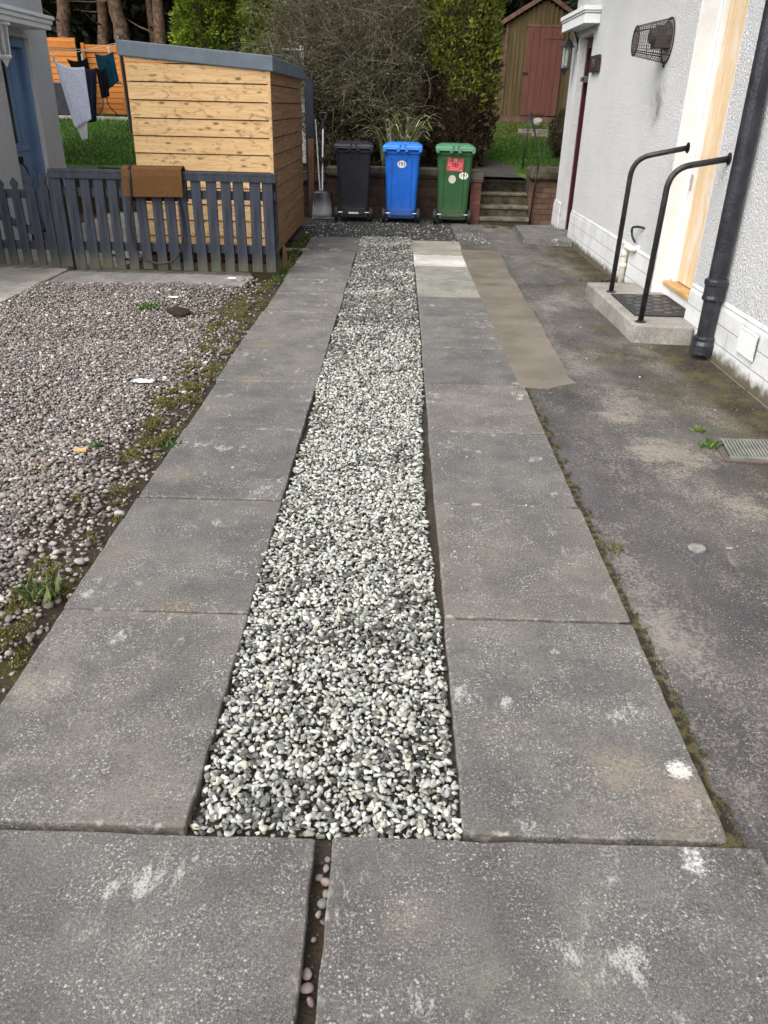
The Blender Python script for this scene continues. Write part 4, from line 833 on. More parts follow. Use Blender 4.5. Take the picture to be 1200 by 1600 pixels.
# ================================================================== TIMBER SHED
sh = thing('timber_shed', 'new pine shed with overlapping boards and grey sloped roof behind the picket fence', 'shed', (-2.05, 9.05, 0))
SX0, SX1, SY0, SY1 = -2.78, -1.335, 9.05, 11.9
def top_at(x): return 1.955 + (x - SX0) / (SX1 - SX0) * (1.84 - 1.955)
fb = MB(); z = .06; bh = .1655
while z < 1.96:
    zt0, zt1 = min(z + bh - .009, top_at(SX0)), min(z + bh - .009, top_at(SX1))
    if zt0 > z >= zt1:
        xe = SX0 + (SX1 - SX0) * (SX0 * 0 + (top_at(SX0) - z) / (top_at(SX0) - top_at(SX1))); fb.prism([(SX0, z), (xe, z), (SX0, zt0)], SY0 - .012, SY0 + .02, 1)
    zf = z + bh - .009
    if zt0 > z and zt1 > z and zt0 == zf > zt1 > z:
        xb = SX0 + (SX1 - SX0) * (top_at(SX0) - zf) / (top_at(SX0) - top_at(SX1)); fb.prism([(SX0, z), (SX1, z), (SX1, zt1), (xb, zf), (SX0, zf)], SY0 - .010, SY0 + .02, 1)
    elif zt0 > z and zt1 > z: fb.hexa([(SX0, SY0 - .012, z), (SX1, SY0 - .012, z), (SX1, SY0 + .02, z), (SX0, SY0 + .02, z)], [(SX0, SY0 - .001, zt0), (SX1, SY0 - .001, zt1), (SX1, SY0 + .02, zt1), (SX0, SY0 + .02, zt0)])
    z += bh
o = lo(fb.build('front_cladding', M['pine'], sh, bevel=.0025))
sb = MB(); z = .06
while z < 1.85:
    zt = min(z + bh - .009, 1.83)
    sb.hexa([(SX1 - .02, SY0 + .03, z), (SX1 + .012, SY0 + .03, z), (SX1 + .012, SY1, z), (SX1 - .02, SY1, z)], [(SX1 - .02, SY0 + .03, zt), (SX1 + .001, SY0 + .03, zt), (SX1 + .001, SY1, zt), (SX1 - .02, SY1, zt)]); z += bh
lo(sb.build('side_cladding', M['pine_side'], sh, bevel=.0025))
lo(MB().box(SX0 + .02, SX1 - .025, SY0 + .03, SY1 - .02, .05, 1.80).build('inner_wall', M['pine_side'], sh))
lo(MB().box(SX1 - .018, SX1 + .014, SY0 - .013, SY0 + .028, .05, 1.835).build('corner_trim', M['pine'], sh, bevel=.002))
x0, x1 = SX0 - .06, SX1 + .05
def rz(x, dz): return 2.075 + dz + (x - x0) / (x1 - x0) * (1.965 - 2.075)
rf = MB(); rf.hexa([(x0, 9.015, rz(x0, -.14)), (x1, 9.015, rz(x1, -.14)), (x1, SY1 + .1, rz(x1, -.14)), (x0, SY1 + .1, rz(x0, -.14))], [(x0, 9.015, rz(x0, 0)), (x1, 9.015, rz(x1, 0)), (x1, SY1 + .1, rz(x1, 0)), (x0, SY1 + .1, rz(x0, 0))])
lo(rf.build('roof', M['dark_grey'], sh, bevel=.01))
for y in (9.2, 10.4, 11.6): lo(MB().box(SX0 + .05, SX1 - .05, y, y + .1, -.06, .05).build('bearer', M['post_brown'], sh))
sk_ = MB(); sk_.add([(-1.19, 8.5, -.05), (-1.14, 8.5, -.05), (-1.14, 8.54, -.05), (-1.19, 8.54, -.05), (-1.185, 8.5, .17), (-1.15, 8.505, .13), (-1.15, 8.535, .21), (-1.18, 8.53, .26)], [(3, 2, 1, 0), (4, 5, 6, 7), (0, 1, 5, 4), (1, 2, 6, 5), (2, 3, 7, 6), (3, 0, 4, 7)])
tag(sk_.build('broken_stake', M['post_brown']), 'splintered short wooden stake beside the right end of the picket fence', 'stake')
dk = MB(); dk.box(-1.33, -1.05, 9.75, 9.87, -.03, -.005); tag(dk.build('wood_offcut', M['old_wood'], rot=None, bevel=.004), 'flat grey board lying beside the pine shed', 'offcut')
# clutter on the pebbles
def rag(name, label, x, y, s, mat, z=.0):
    V = []; n = 9
    for i in range(n):
        for j in range(n):
            u, v = i / (n - 1) - .5, j / (n - 1) - .5; V.append((x + u * s * 1.6 + rnd.gauss(0, s * .04), y + v * s * .7 + rnd.gauss(0, s * .03), z + .012 + rnd.random() * .25 * s * (1 - 2 * max(abs(u), abs(v))) + rnd.random() * .006))
    F = [(i * n + j, (i + 1) * n + j, (i + 1) * n + j + 1, i * n + j + 1) for i in range(n - 1) for j in range(n - 1) if not ((i in (0, 7) or j in (0, 7)) and rnd.random() < .4)]
    me = bpy.data.meshes.new(name); me.from_pydata(V, [], F); o = link(name, me, mat); o.modifiers.new('s', 'SOLIDIFY').thickness = .002; tag(o, label, 'litter', 'paper litter'); return o
rag('paper_scrap', 'crumpled white paper scrap lying on the open pebbles', -1.53, 4.62, .075, M['sticker_white'])
rag('paper_scrap', 'small white scrap on the pebbles beside the dark clod', -1.95, 6.95, .06, M['sticker_white'])
rag('paper_scrap', 'tiny white scrap near the right end of the picket fence', -1.60, 7.85, .05, M['sticker_white'])
oc = MB().box(-.03, .03, -.012, .012, 0, .014).build('wood_offcut', M['pine'], loc=(-1.53, 3.55, .0), rot=(0, 0, .1), bevel=.002); tag(oc, 'small yellow wood offcut lying in the near pebbles', 'offcut')
cv, cf = chip(301, 30, .55); me = np_mesh('soil_clod', cv * .2, cf); o = link('soil_clod', me, M['bed'], loc=(-1.78, 6.45, .0)); tag(o, 'dark brown clod of earth on the pebbles in front of the fence', 'clod')

# ================================================================== BINS
def wheelie(label, x, y, body, lid, rot=0, kind=''):
    t = thing('wheelie_bin', label, 'wheelie bin', (x, y, 0), rot, 'wheelie bins against the garden wall')
    # the back with handle, axle and wheels faces -Y
    def ring(w_, d0, d1, z, r=.05, n=5):
        P = []; hw = w_ / 2
        for cx, cy, a0 in ((hw - r, d0 + r, -90), (hw - r, d1 - r, 0), (-hw + r, d1 - r, 90), (-hw + r, d0 + r, 180)):
            for k in range(n): a = R_(a0 + 90 * k / (n - 1)); P.append((cx + r * math.cos(a), cy + r * math.sin(a), z))
        return P
    secs = [(.40, .10, .47, .045), (.44, .075, .50, .065), (.445, .06, .52, .20), (.455, .045, .545, .40), (.505, .0, .60, .93), (.53, -.01, .625, .935), (.53, -.01, .625, .985)]
    V = []; n = 20
    for w_, a, b, z in secs: V += ring(w_, a, b, z)
    F = [(i * n + k, i * n + (k + 1) % n, (i + 1) * n + (k + 1) % n, (i + 1) * n + k) for i in range(len(secs) - 1) for k in range(n)] + [tuple(range(n))[::-1], tuple(range((len(secs) - 1) * n, len(secs) * n))]
    MB().add(V, F).build('body', body, t, bevel=.006)
    for x_ in (-.05, .05): MB().box(x_ - .012, x_ + .012, -.018, .03, .86, .932).build('rib', body, t, bevel=.004)
    rb = MB()                                              # the foot panel
    rb.hexa([(-.16, .045, .10), (.16, .045, .10), (.16, .08, .10), (-.16, .08, .10)], [(-.17, .040, .19), (.17, .040, .19), (.17, .07, .19), (-.17, .07, .19)])
    if kind != 'black':
        for x_ in (-.15, .13): rb.hexa([(x_, .048, .22), (x_ + .004, .048, .22), (x_ + .004, .06, .22), (x_, .06, .22)], [(x_ - .02 * (x_ < 0) + .01, -.006, .88), (x_ + .004 - .02 * (x_ < 0) + .01, -.006, .88), (x_ + .02, .01, .88), (x_, .01, .88)])
    rb.build('foot_panel', body, t, bevel=.004)
    lid_m = MB(); lv = []
    for w_, a, b, z in ((.575, -.03, .64, .987), (.575, -.03, .64, 1.025), (.55, -.015, .63, 1.045), (.42, .06, .55, 1.072), (.36, .10, .5, 1.076)): lv += ring(w_, a, b, z, .04)
    F = [(i * n + k, i * n + (k + 1) % n, (i + 1) * n + (k + 1) % n, (i + 1) * n + k) for i in range(4) for k in range(n)] + [tuple(range(n))[::-1], tuple(range(4 * n, 5 * n))]
    lid_m.add(lv, F)
    for x_ in (-.045, .025): lid_m.box(x_, x_ + .02, -.04, .16, 1.03, 1.068)
    lo_ = lid_m.build('lid', lid, t, bevel=.006)
    hn = MB(); hn.tube([(-.245, -.07, 1.0), (.245, -.07, 1.0)], .014, 10)
    for x_ in (-.255, .255, -.06, .06): hn.box(x_ - .022, x_ + .022, -.085, -.02, .965, 1.025)
    hn.build('handle', lid, t, bevel=.004)
    ax = MB(); ax.tube([(-.27, .075, .125), (.27, .075, .125)], .010, 8); ax.build('axle', M['metal'], t)
    for s in (-1, 1):
        wv = MB().lathe([(.05, -.022), (.10, -.024), (.104, -.012), (.104, .012), (.10, .024), (.05, .022)], (s * .255, .085, .104), 24, 'x').build('wheel', M['rubber'], t, bevel=.003)
        MB().lathe([(.012, -.03), (.045, -.026), (.045, .026), (.012, .03)], (s * .255, .085, .104), 14, 'x').build('hub', M['plastic_black'], wv)
    return t
bk = wheelie('black wheelie bin, leftmost of the three, beside the snow shovel', -.645, 12.32, M['plastic_black'], M['plastic_black'], R_(2), 'black')
MB().box(-.075, .075, .028, .0365, .11, .135).build('reflector', M['sticker_white'], bk)
bl = wheelie('bright blue wheelie bin with oval 191 sticker', .055, 12.34, M['plastic_blue'], M['lid_blue'], R_(-1.5))
gn = wheelie('green wheelie bin with red label and 191 sticker', .815, 12.34, M['plastic_green'], M['lid_green'], R_(-2))
def on_back(t, x, z, off=.0): return (x, .045 - (z - .40) / .53 * .045 - .0015 - off, z)
TILT = math.atan2(-.045, .53)
def disc(name, t, x, z, rx, rz_, mat, off=0):
    n = 28; mb = MB(); mb.prism([(rx * math.cos(2 * math.pi * k / n), rz_ * math.sin(2 * math.pi * k / n)) for k in range(n)], -.001, .001, 1)
    return mb.build(name, mat, t, loc=on_back(t, x, z, off), rot=(-TILT, 0, 0))
s1 = disc('sticker', bl, -.005, .80, .064, .050, M['sticker_white']); text('lettering', '191', .074, M['ink'], s1, (0, -.0016, 0), (R_(90), 0, 0), .0005)
s2 = disc('sticker', gn, .135, .665, .066, .048, M['sticker_white']); text('lettering', '191', .074, M['ink'], s2, (0, -.0016, 0), (R_(90), 0, 0), .0005)
disc('sticker', gn, -.028, .615, .053, .057, M['sticker_cream'])
lbx = MB(); lbx.prism([(-.118, -.085), (.112, -.085), (.118, .085), (-.112, .085)], -.001, .001, 1); rl = lbx.build('label', M['sticker_red'], gn, loc=on_back(gn, .005, .81), rot=(-TILT, R_(3), 0))
pk = MB()
for k in range(9): pk.box(-.08 + k * .0175, -.069 + k * .0175, -.0018, -.0012, .058, .070)
for a in ((-.06, .06, .036, .041), (-.06, .06, -.046, -.041), (-.06, -.055, -.041, .036), (.055, .06, -.041, .036)): pk.box(a[0], a[1], -.0018, -.0012, a[2], a[3])
for zz in (.02, 0, -.02): pk.box(-.10, -.07, -.0018, -.0012, zz, zz + .006); pk.box(.07, .1, -.0018, -.0012, zz, zz + .006)
pk.box(-.09, .07, -.0018, -.0012, -.066, -.060); pk.lathe([(.011, -.0018), (.011, -.0012)], (.095, 0, -.068), 12, 'y')
pk.build('print', M['sticker_pink'], rl)
ik = MB(); ik.box(-.038, -.030, -.0019, -.0012, -.02, .018); ik.box(-.006, .010, -.0019, -.0012, -.026, -.006); ik.box(-.003, .010, -.0019, -.0012, 0, .022); ik.box(.030, .037, -.0019, -.0012, -.02, .016); ik.build('symbol', M['ink'], rl)
sm = MB(); sm.lathe([(.05, -.0006), (.05, .0006)], (0, 0, 0), 12, 'y')

# ================================================================== RETAINING WALL, STEPS
rw = thing('retaining_wall', 'low dirty brick garden wall with stone coping behind the bins', 'wall', (0, 12.97, 0))
WY = 13.02
rk = MB(); rk.box(-9, -1.10, WY, WY + .22, -.08, .485); rk.box(-1.10, 1.06, WY, WY + .22, -.08, .575); lo(rk.build('brickwork', M['brick_dark'], rw))
x = -9.
def copes(x0, x1, z0, z1, L_):
    x = x0
    while x < x1 - .05:
        xe = min(x + L_ * rnd.uniform(.9, 1.1), x1); e = rnd.uniform(-.006, .006)
        MB().box(x + .004, xe - .004, WY - .035 + e, WY + .26, z0, z1 + e).build('coping', M['stone_coping'], rw, loc=tuple(-v for v in rw.location), bevel=.016); x = xe
copes(-4.6, -1.10, .486, .625, .7); copes(-1.10, 1.04, .576, .705, .62)
pr = thing('brick_pier', 'narrow red brick pier with worn stone cap left of the steps', 'pier', (1.15, 12.75, 0))
MB().box(-.07, .085, -.22, .5, -.08, .565).build('brickwork', M['brick_red'], pr); MB().box(-.10, .115, -.25, .52, .566, .70).build('cap', M['stone_coping'], pr, bevel=.03, seg=3)
pr2 = thing('brick_pier', 'broad tan brick pier with dark rounded coping right of the steps', 'pier', (2.35, 12.7, 0))
MB().box(-.36, .9, -.22, .18, -.08, .62).build('brickwork', M['brick_tan'], pr2); MB().box(-.42, .95, -.29, .24, .621, .79).build('cap', M['step'], pr2, bevel=.05, seg=3)
ss = thing('garden_steps', 'four mossy concrete steps leading up between the brick piers', 'steps', (1.62, 12.45, 0))
zs = [.09, .235, .40, .57]
for i, z in enumerate(zs):
    MB().box(-.375 + .01 * i, .37, .0 + .25 * i, .0 + .25 * i + (.25 if i < 3 else .7), -.08, z - .045).build('step', M['step'], ss, bevel=.008, seg=2)
    MB().box(-.385 + .01 * i, .375, -.025 + .25 * i, .0 + .25 * i + (.222 if i < 3 else .7), z - .0445, z).build('tread', M['tread'], ss, bevel=.012, seg=2)  # tread slabs added to give the steps their sky-lit edges
hr = thing('step_handrail', 'thin dark metal handrail beside the garden steps', 'handrail', (1.98, 12.42, 0))
def loc_(p): return (p[0] - 1.98, p[1] - 12.42, p[2])
MB().tube(arc([loc_((1.975, 12.42, -.03)), loc_((2.03, 12.42, .97)), loc_((2.04, 13.75, 1.485))], .05), .013, 8).build('rail', M['rail'], hr, smooth=True)
MB().tube([loc_((1.985, 13.78, .55)), loc_((2.035, 13.75, 1.52))], .013, 8).build('post', M['rail'], hr, smooth=True)

# ================================================================== SHOVEL, POLE, POST
sv = thing('snow_shovel', 'black plastic snow shovel with white shaft leaning on the garden wall', 'shovel', (-1.135, 12.6, 0))
V = []; nx, nz = 13, 9
for k in range(nz):
    for i in range(nx):
        u = i / (nx - 1) * 2 - 1; v = k / (nz - 1); wd = .155 * (1 - .10 * v ** 3); zz = .02 + .37 * v - (.03 * abs(u) ** 4 if v > .9 else 0)
        V.append((u * wd, .02 - .045 * (1 - u * u) + .13 * v + .008 * math.cos(u * 19) * (v > .1), zz))
me = bpy.data.meshes.new('blade'); me.from_pydata(V, [], [(k * nx + i, k * nx + i + 1, (k + 1) * nx + i + 1, (k + 1) * nx + i) for k in range(nz - 1) for i in range(nx - 1)])
m = N('worn shovel plastic', .35, .5); g = m.xyz(m.ob); wv = m.mul(m.st(m.ma('ADD', g[2], m.mul(m.noise(m.mapv(m.ob, (30, 1, 2)), 3, 5, .7), -.35)), .12, -.08), .8); m.col(m.mix(wv, (.02, .021, .025), (.30, .30, .30))); M['shovel'] = m.m
o = link('blade', me, M['shovel'], sv, smooth=True); o.modifiers.new('s', 'SOLIDIFY').thickness = .006
MB().box(-.155, .155, -.012, .0, .0, .022).build('edge', M['metal'], sv, loc=(0, .0, 0))
MB().tube([(0, .07, .16), (0, .12, .36)], [.022, .02], 8).build('socket', M['shovel'], sv)
MB().tube([(0, .12, .34), (.005, .29, 1.25)], .0135, 10).build('shaft', M['silver'], sv)
MB().tube([(.001, .185, .66), (.003, .215, .84)], .017, 10).build('mid_grip', M['rubber'], sv)
gp = MB(); gp.tube([(.005, .285, 1.22), (.006, .30, 1.34)], .017, 8); gp.tube([(-.05, .315, 1.43), (.062, .315, 1.43)], .014, 8); gp.tube([(-.05, .315, 1.43), (-.035, .305, 1.36), (.006, .30, 1.33), (.047, .305, 1.36), (.062, .315, 1.43)], .012, 8); gp.build('handle', M['rubber'], sv)
tag(MB().tube([(-1.15, 12.72, .02), (-1.245, 12.93, 1.34)], .011, 8).build('silver_pole', M['silver']), 'thin grey metal pole leaning between the post and the shovel', 'pole')
ps = thing('timber_post', 'tall square post, dark navy above and bare brown wood below', 'post', (-1.31, 12.86, 0))
MB().box(-.045, .045, -.045, .045, .0, 1.10).build('lower_post', M['post_brown'], ps, bevel=.004); MB().box(-.062, -.046, -.05, .05, .0, 1.10).build('edge_board', M['navy_paint'], ps, bevel=.002); MB().box(-.062, .048, -.05, .05, 1.101, 1.88).build('upper_post', M['navy_paint'], ps, bevel=.004)
wf = thing('greenhouse_frame', 'grey glazed panel with white edge post behind the pine shed', 'greenhouse', (-1.6, 13.7, .6))
m = N('greenhouse panel', .25, .5); m.col((.09, .10, .11)); M['gh'] = m.m
MB().box(-.4, .06, .005, .03, .2, 1.65).build('panel', M['gh'], wf); MB().box(.062, .125, -.02, .04, .1, 1.72).build('white_post', M['white'], wf, bevel=.005); MB().box(-.2, .06, -.02, .04, 1.652, 1.68).build('top_bar', M['white'], wf, bevel=.005)

# ================================================================== SHED ON THE RIGHT
bs = thing('old_shed', 'old olive timber shed with faded red door up the garden', 'shed', (2.36, 20.6, 1.27))
Wd = 1.62
MB().box(.03, Wd - .03, .02, 2.4, .12, 1.98).build('wall', M['shed_green'], bs)
sl_ = MB(); x = .02
while x < Wd - .02:
    h = 1.98 + (.45 * min(x + .04, Wd - x - .04) / (Wd / 2)); sl_.box(x, x + .088, -.002 - .012 * (int(x * 100) % 2), .02, .12, h); sl_.box(x + .074, x + .094, -.02, -.0025, .12, h); x += .0985
sl_.prism([(.03, 1.98), (Wd - .03, 1.98), (Wd / 2, 2.42)], .021, 2.4, 1); sl_.build('cladding', M['shed_green'], bs, bevel=.003)
dr = MB()
for i in range(6): x_ = .455 + i * .137; dr.box(x_, x_ + .133, -.055, -.022, .14, 1.90)
dro = dr.build('door', M['shed_red'], bs, bevel=.003)
tr = MB(); tr.box(.83, 1.27, -.066, -.056, 1.68, 1.74); tr.box(.70, 1.0, -.066, -.056, .18, .27); tr.build('batten', M['shed_red'], dro)
MB().box(.40, .53, -.075, -.056, .98, 1.02).build('hasp', M['wire'], dro)
MB().box(-.02, Wd + .02, -.04, .0, .0, .119).build('base_board', M['shed_trim'], bs, bevel=.004)
MB().box(-.03, .025, -.03, .03, .12, 1.96).build('corner_board', M['shed_trim'], bs, bevel=.003)
MB().box(.43, 1.30, -.06, -.022, 1.905, 1.95).build('lintel', M['shed_trim'], bs, bevel=.003)
rf = MB(); rf.prism([(-.12, 1.93), (Wd / 2, 2.47), (Wd + .12, 1.93), (Wd + .12, 2.03), (Wd / 2, 2.57), (-.12, 2.03)], -.12, 2.5, 1); rf.build('roof', M['shed_trim'], bs, bevel=.004)
for i, (x, y, L_, a) in enumerate(((2.75, 18.2, .55, .1), (2.95, 17.8, .5, -.05), (3.0, 17.82, .42, .15), (2.72, 18.6, .4, .5))):
    z = lawn_z(x, y) + (.08 if i == 2 else 0); o = MB().box(-L_ / 2, L_ / 2, -.06, .06, 0, .08).build('timber_offcut', M['old_wood'], loc=(x, y, z - .01), rot=(0, 0, a), bevel=.006)
    tag(o, ['grey timber offcut lying below the old shed door, rearmost but one', 'grey timber offcut nearest the lawn below the old shed', 'grey timber offcut resting on top of another below the old shed', 'short grey timber offcut turned askew below the old shed door'][i], 'timber', 'offcuts below the old shed')
cv, cf = chip(402, 40, .9); o = link('pale_stone', np_mesh('pale_stone', cv * .24, cf), M['grey_stone'], loc=(3.05, 19.4, lawn_z(0, 19.4) + .12)); tag(o, 'pale rough stone standing in front of the old shed base', 'stone')

# ================================================================== FAR FENCE, LEFT GARDEN
of = thing('panel_fence', 'orange timber panel fence across the far end of the left garden', 'fence', (-6.6, 19.9, 1.2))
def fpanel(x0, x1, y0, y1, h):
    mb = MB(); z = .03; k = 0
    while z < h - .03:
        mb.hexa([(x0, y0 - .012, z), (x1, y1 - .012, z), (x1, y1 + .01, z), (x0, y0 + .01, z)], [(x0, y0, z + .118), (x1, y1, z + .118), (x1, y1 + .01, z + .118), (x0, y0 + .01, z + .118)]); z += .112
    return mb.build('panel', M['orange_wood'], of, bevel=.003)
for x0, x1, y, h in ((-3.0, -1.2, -.35, 1.42), (-1.16, -.44, -.35, 1.42), (-.40, .34, 0, 1.37), (.38, 2.1, .03, 1.36), (2.14, 4.0, .05, 1.36)):
    fpanel(x0, x1, y, y, h); MB().box(x0 - .04, x0 + .03, y - .05, y + .03, -.2, h + .05).build('post', M['orange_wood'], of, bevel=.003); MB().box(x0, x1, y - .03, y + .02, h - .015, h + .02).build('cap_rail', M['orange_wood'], of, bevel=.003); MB().box(x0 + .031, x1, y - .028, y - .0125, h - .12, h - .016).build('top_batten', M['orange_wood'], of, bevel=.003)
tag(MB().box(-8.7, -7.05, 19.3, 19.5, 1.10, 1.85).build('storage_box', M['black_iron'], bevel=.02), 'black box standing against the orange fence behind the laundry', 'box')
tag(MB().box(-8.0, -5.2, 18.9, 19.0, 1.07, 1.2).build('lawn_edging', M['grey_stone'], bevel=.01), 'pale stone edging along the top of the left lawn', 'edging')
og = thing('orange_playhouse', 'small orange timber gable with grey roof edge behind the pine shed', 'shed', (-5.35, 23.6, 1.4))
MB().prism([(-.75, 0), (.75, 0), (.75, 1.0), (0, 1.55), (-.75, 1.0)], 0, 1.4, 1).build('wall', M['orange_wood'], og); MB().prism([(-.9, .93), (0, 1.60), (.9, .93), (.9, .99), (0, 1.67), (-.9, .99)], -.08, 1.5, 1).build('roof', M['grey_stone'], og)
# laundry pole and line
pz = lawn_z(-5.12, 16.6)
cp = thing('laundry_pole', 'black metal laundry pole standing on the left lawn', 'pole', (-5.12, 16.6, pz))
MB().tube([(0, 0, -.1), (-.05, 0, 1.58)], .034, 10).build('pole', M['black_iron'], cp); MB().lathe([(.04, 1.52), (.05, 1.54), (.045, 1.6), (.02, 1.64)], (-.05, 0, 0), 10).build('cap', M['black_iron'], cp)
tag(MB().tube([(-5.16, 16.58, 2.46), (-4.9, 14.8, 2.25), (-4.55, 11.45, 2.10)], .004, 5).build('clothes_line', M['sticker_white']), 'thin white clothes line running from the black pole to the house', 'clothes line')
tag(MB().tube([(-5.18, 16.58, 2.46), (-5.4, 14.8, 2.20), (-5.3, 11.45, 2.10)], .004, 5).build('clothes_line', M['sticker_white']), 'thin second clothes line farther left behind the laundry', 'clothes line')
def cloth(name, label, pts, mat, folds=.03, nx=18, nz=24, seed=0, group='laundry on the line'):
    """hanging sheet between corner points: top-left, top-right, bottom-right, bottom-left"""
    tl, tr, br, bl_ = map(Vector, pts); r = random.Random(seed); ph = r.random() * 6; V = []
    nrm = (tr - tl).cross(bl_ - tl).normalized()
    for k in range(nz + 1):
        v = k / nz
        for i in range(nx + 1):
            u = i / nx; p = (tl * (1 - u) + tr * u) * (1 - v) + (bl_ * (1 - u) + br * u) * v
            p += nrm * folds * v ** .7 * (math.sin(u * 14 + ph + v * 2) + .5 * math.sin(u * 23 + ph * 2 - v * 3)); p.z -= .04 * math.sin(math.pi * u) * (1 - v) ; V.append(p)
    me = bpy.data.meshes.new(name); me.from_pydata(V, [], [(k * (nx + 1) + i, k * (nx + 1) + i + 1, (k + 1) * (nx + 1) + i + 1, (k + 1) * (nx + 1) + i) for k in range(nz) for i in range(nx)])
    o = link(name, me, mat, smooth=True); o.modifiers.new('s', 'SOLIDIFY').thickness = .006; tag(o, label, 'laundry', group); return o
cloth('bed_sheet', 'white and blue patterned sheet blowing on the line, its lower corner twisted', [(-4.83, 12.5, 2.0), (-4.49, 12.7, 1.94), (-4.42, 12.5, 1.28), (-4.60, 12.3, 1.16)], M['cloth_white'], .022, seed=1)
cloth('bed_sheet_tail', 'white twisted tail of cotton hanging below the patterned sheet', [(-4.64, 12.42, 1.28), (-4.47, 12.45, 1.26), (-4.475, 12.42, 1.03), (-4.555, 12.4, 1.0)], M['sticker_white'], .02, 8, 12, 4)
cloth('black_vest', 'black top pegged flat on the rear line left of the trousers', [(-5.25, 14.1, 2.09), (-4.92, 14.1, 2.11), (-4.90, 14.1, 1.86), (-5.13, 14.1, 1.84)], M['cloth_black'], .01, seed=2)
cloth('dark_trousers', 'charcoal trousers hanging beside the patterned sheet', [(-4.99, 14.0, 1.99), (-4.76, 14.0, 1.98), (-4.86, 14.0, 1.22), (-5.0, 14.0, 1.2)], M['cloth_navy'], .02, seed=3)
cloth('teal_shorts', 'dark teal shorts with pale drawcord pegged near the black pole', [(-4.83, 14.2, 2.18), (-4.53, 14.2, 2.21), (-4.50, 14.2, 1.80), (-4.76, 14.2, 1.62)], M['cloth_teal'], .018, seed=5)
cloth('black_leggings', 'black garment hanging between the trousers and the teal shorts', [(-4.82, 14.15, 1.98), (-4.66, 14.15, 2.0), (-4.66, 14.15, 1.58), (-4.80, 14.15, 1.55)], M['cloth_black'], .012, seed=6)
for i, (x, y, z) in enumerate(((-4.83, 12.5, 2.02), (-5.0, 14.1, 2.11), (-4.60, 14.2, 2.22), (-4.49, 14.9, 2.23))):
    o = MB().box(-.012, .012, -.01, .01, -.04, .05).build('clothes_peg', M['sticker_white'], loc=(x, y, z), bevel=.003); tag(o, ['white peg at the top corner of the patterned sheet', 'white peg holding the black top', 'white peg holding the teal shorts', 'spare white peg near the black laundry pole'][i], 'clothes peg', 'pegs on the line')
ar = thing('garden_stand', 'thin black folding stand on splayed legs before the orange fence', 'stand', (-6.45, 19.2, lawn_z(0, 19.2)))
for a in range(3): an = a * 2.1 + .4; MB().tube(arc([(.32 * math.cos(an), .32 * math.sin(an), 0), (.06 * math.cos(an), .06 * math.sin(an), .28), (.05 * math.cos(an), .05 * math.sin(an), .7)], .08), .012, 6).build('leg', M['rail'], ar, smooth=True)
MB().lathe([(.4, .69), (.42, .70), (.4, .715)], (0, 0, 0), 20).build('top', M['rail'], ar)

# ================================================================== PLANTS
# golden conifer column
def thuja(label, c, r, z0, z1, n, brown, seed, L=.075, top=1.6, group=None, gcols=None):
    t = thing('conifer_tree', label, 'conifer', (c[0], c[1], z0), 0, group)
    prof = lambda u: (np.clip(u / .06, .75, 1) * (1 - np.clip((u - .62) / .38, 0, 1) ** 2 * .75))
    P, D, u, th = lumpy(n, c, r, z0 + .02, z1, prof, .34, seed, .17, 6)
    z = P[:, 2]; clump = vnoise(P[:, 0] + P[:, 1] * .5, z, 9, seed + 4)
    br = (z < brown + .55 * (clump - .5) * 2 + .35 * np.clip((c[0] - .25 * r[0] - P[:, 0]) / r[0], 0, 1) * 2.2)
    g = gcols or [(.165, .19, .026), (.235, .25, .034), (.10, .13, .022), (.31, .31, .055)]
    cg = pick(g, [4, 3, 3, 1], n) * (.65 + .7 * clump)[:, None]; cb = pick([(.055, .034, .02), (.085, .05, .027), (.035, .024, .016), (.075, .065, .022)], [4, 3, 3, 1], n)
    col = np.where(br[:, None], cb, cg)
    parts = []
    for k in range(3):
        Dk = D + rng.normal(0, .55, D.shape) + np.array([0, 0, .35]) ; parts.append(leaves(P, Dk, rng.uniform(.6, 1.15, n) * L, np.full(n, L * .34), col, .08))
    foliage('crown', parts, t).matrix_parent_inverse = Matrix.Translation(-t.location)
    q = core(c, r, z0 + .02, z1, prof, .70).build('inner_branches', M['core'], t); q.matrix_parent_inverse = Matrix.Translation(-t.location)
    MB().tube([(0, 0, -.1), (0, 0, (z1 - z0) * .9)], [.09, .02], 8).build('trunk', M['bark_dark'], t); return t
thuja('tall golden green conifer, brown and bare low down, behind the green bin', (.94, 14.15), (.585, .56), .66, 5.2, 15000, 1.65, 5)
YG = [(.155, .22, .016), (.22, .27, .026), (.10, .155, .018), (.26, .28, .04)]
thuja('bright green bushy conifer behind the high side of the pine shed', (-3.98, 18.6), (.62, .6), 1.05, 4.6, 8000, -5, 15, .10, gcols=YG)
thuja('bright green conifer between the pine shed roof and the bare bush', (-2.62, 18.2), (.50, .55), 1.0, 4.2, 6500, -5, 25, .10, gcols=YG)
# round clipped bush by the house corner
tp = thing('round_bush', 'brown clipped round bush half hidden by the white house corner', 'bush', (2.88, 14.9, lawn_z(0, 14.9)))
n = 3500; v = rng.normal(0, 1, (n, 3)); v /= np.linalg.norm(v, axis=1, keepdims=True); Pp = v * np.array([.32, .32, .40]) * rng.uniform(.85, 1.02, (n, 1)) + np.array([0, 0, .40])
foliage('crown', [leaves(Pp, v + rng.normal(0, .4, v.shape), rng.uniform(.03, .05, n), np.full(n, .016), pick([(.06, .05, .02), (.08, .06, .025), (.04, .035, .015)], [1, 1, 1], n))], tp)
MB().lathe([(.1, .03), (.26, .2), (.28, .42), (.2, .65), (.05, .74)], (0, 0, 0), 12).build('inner_branches', M['core'], tp)
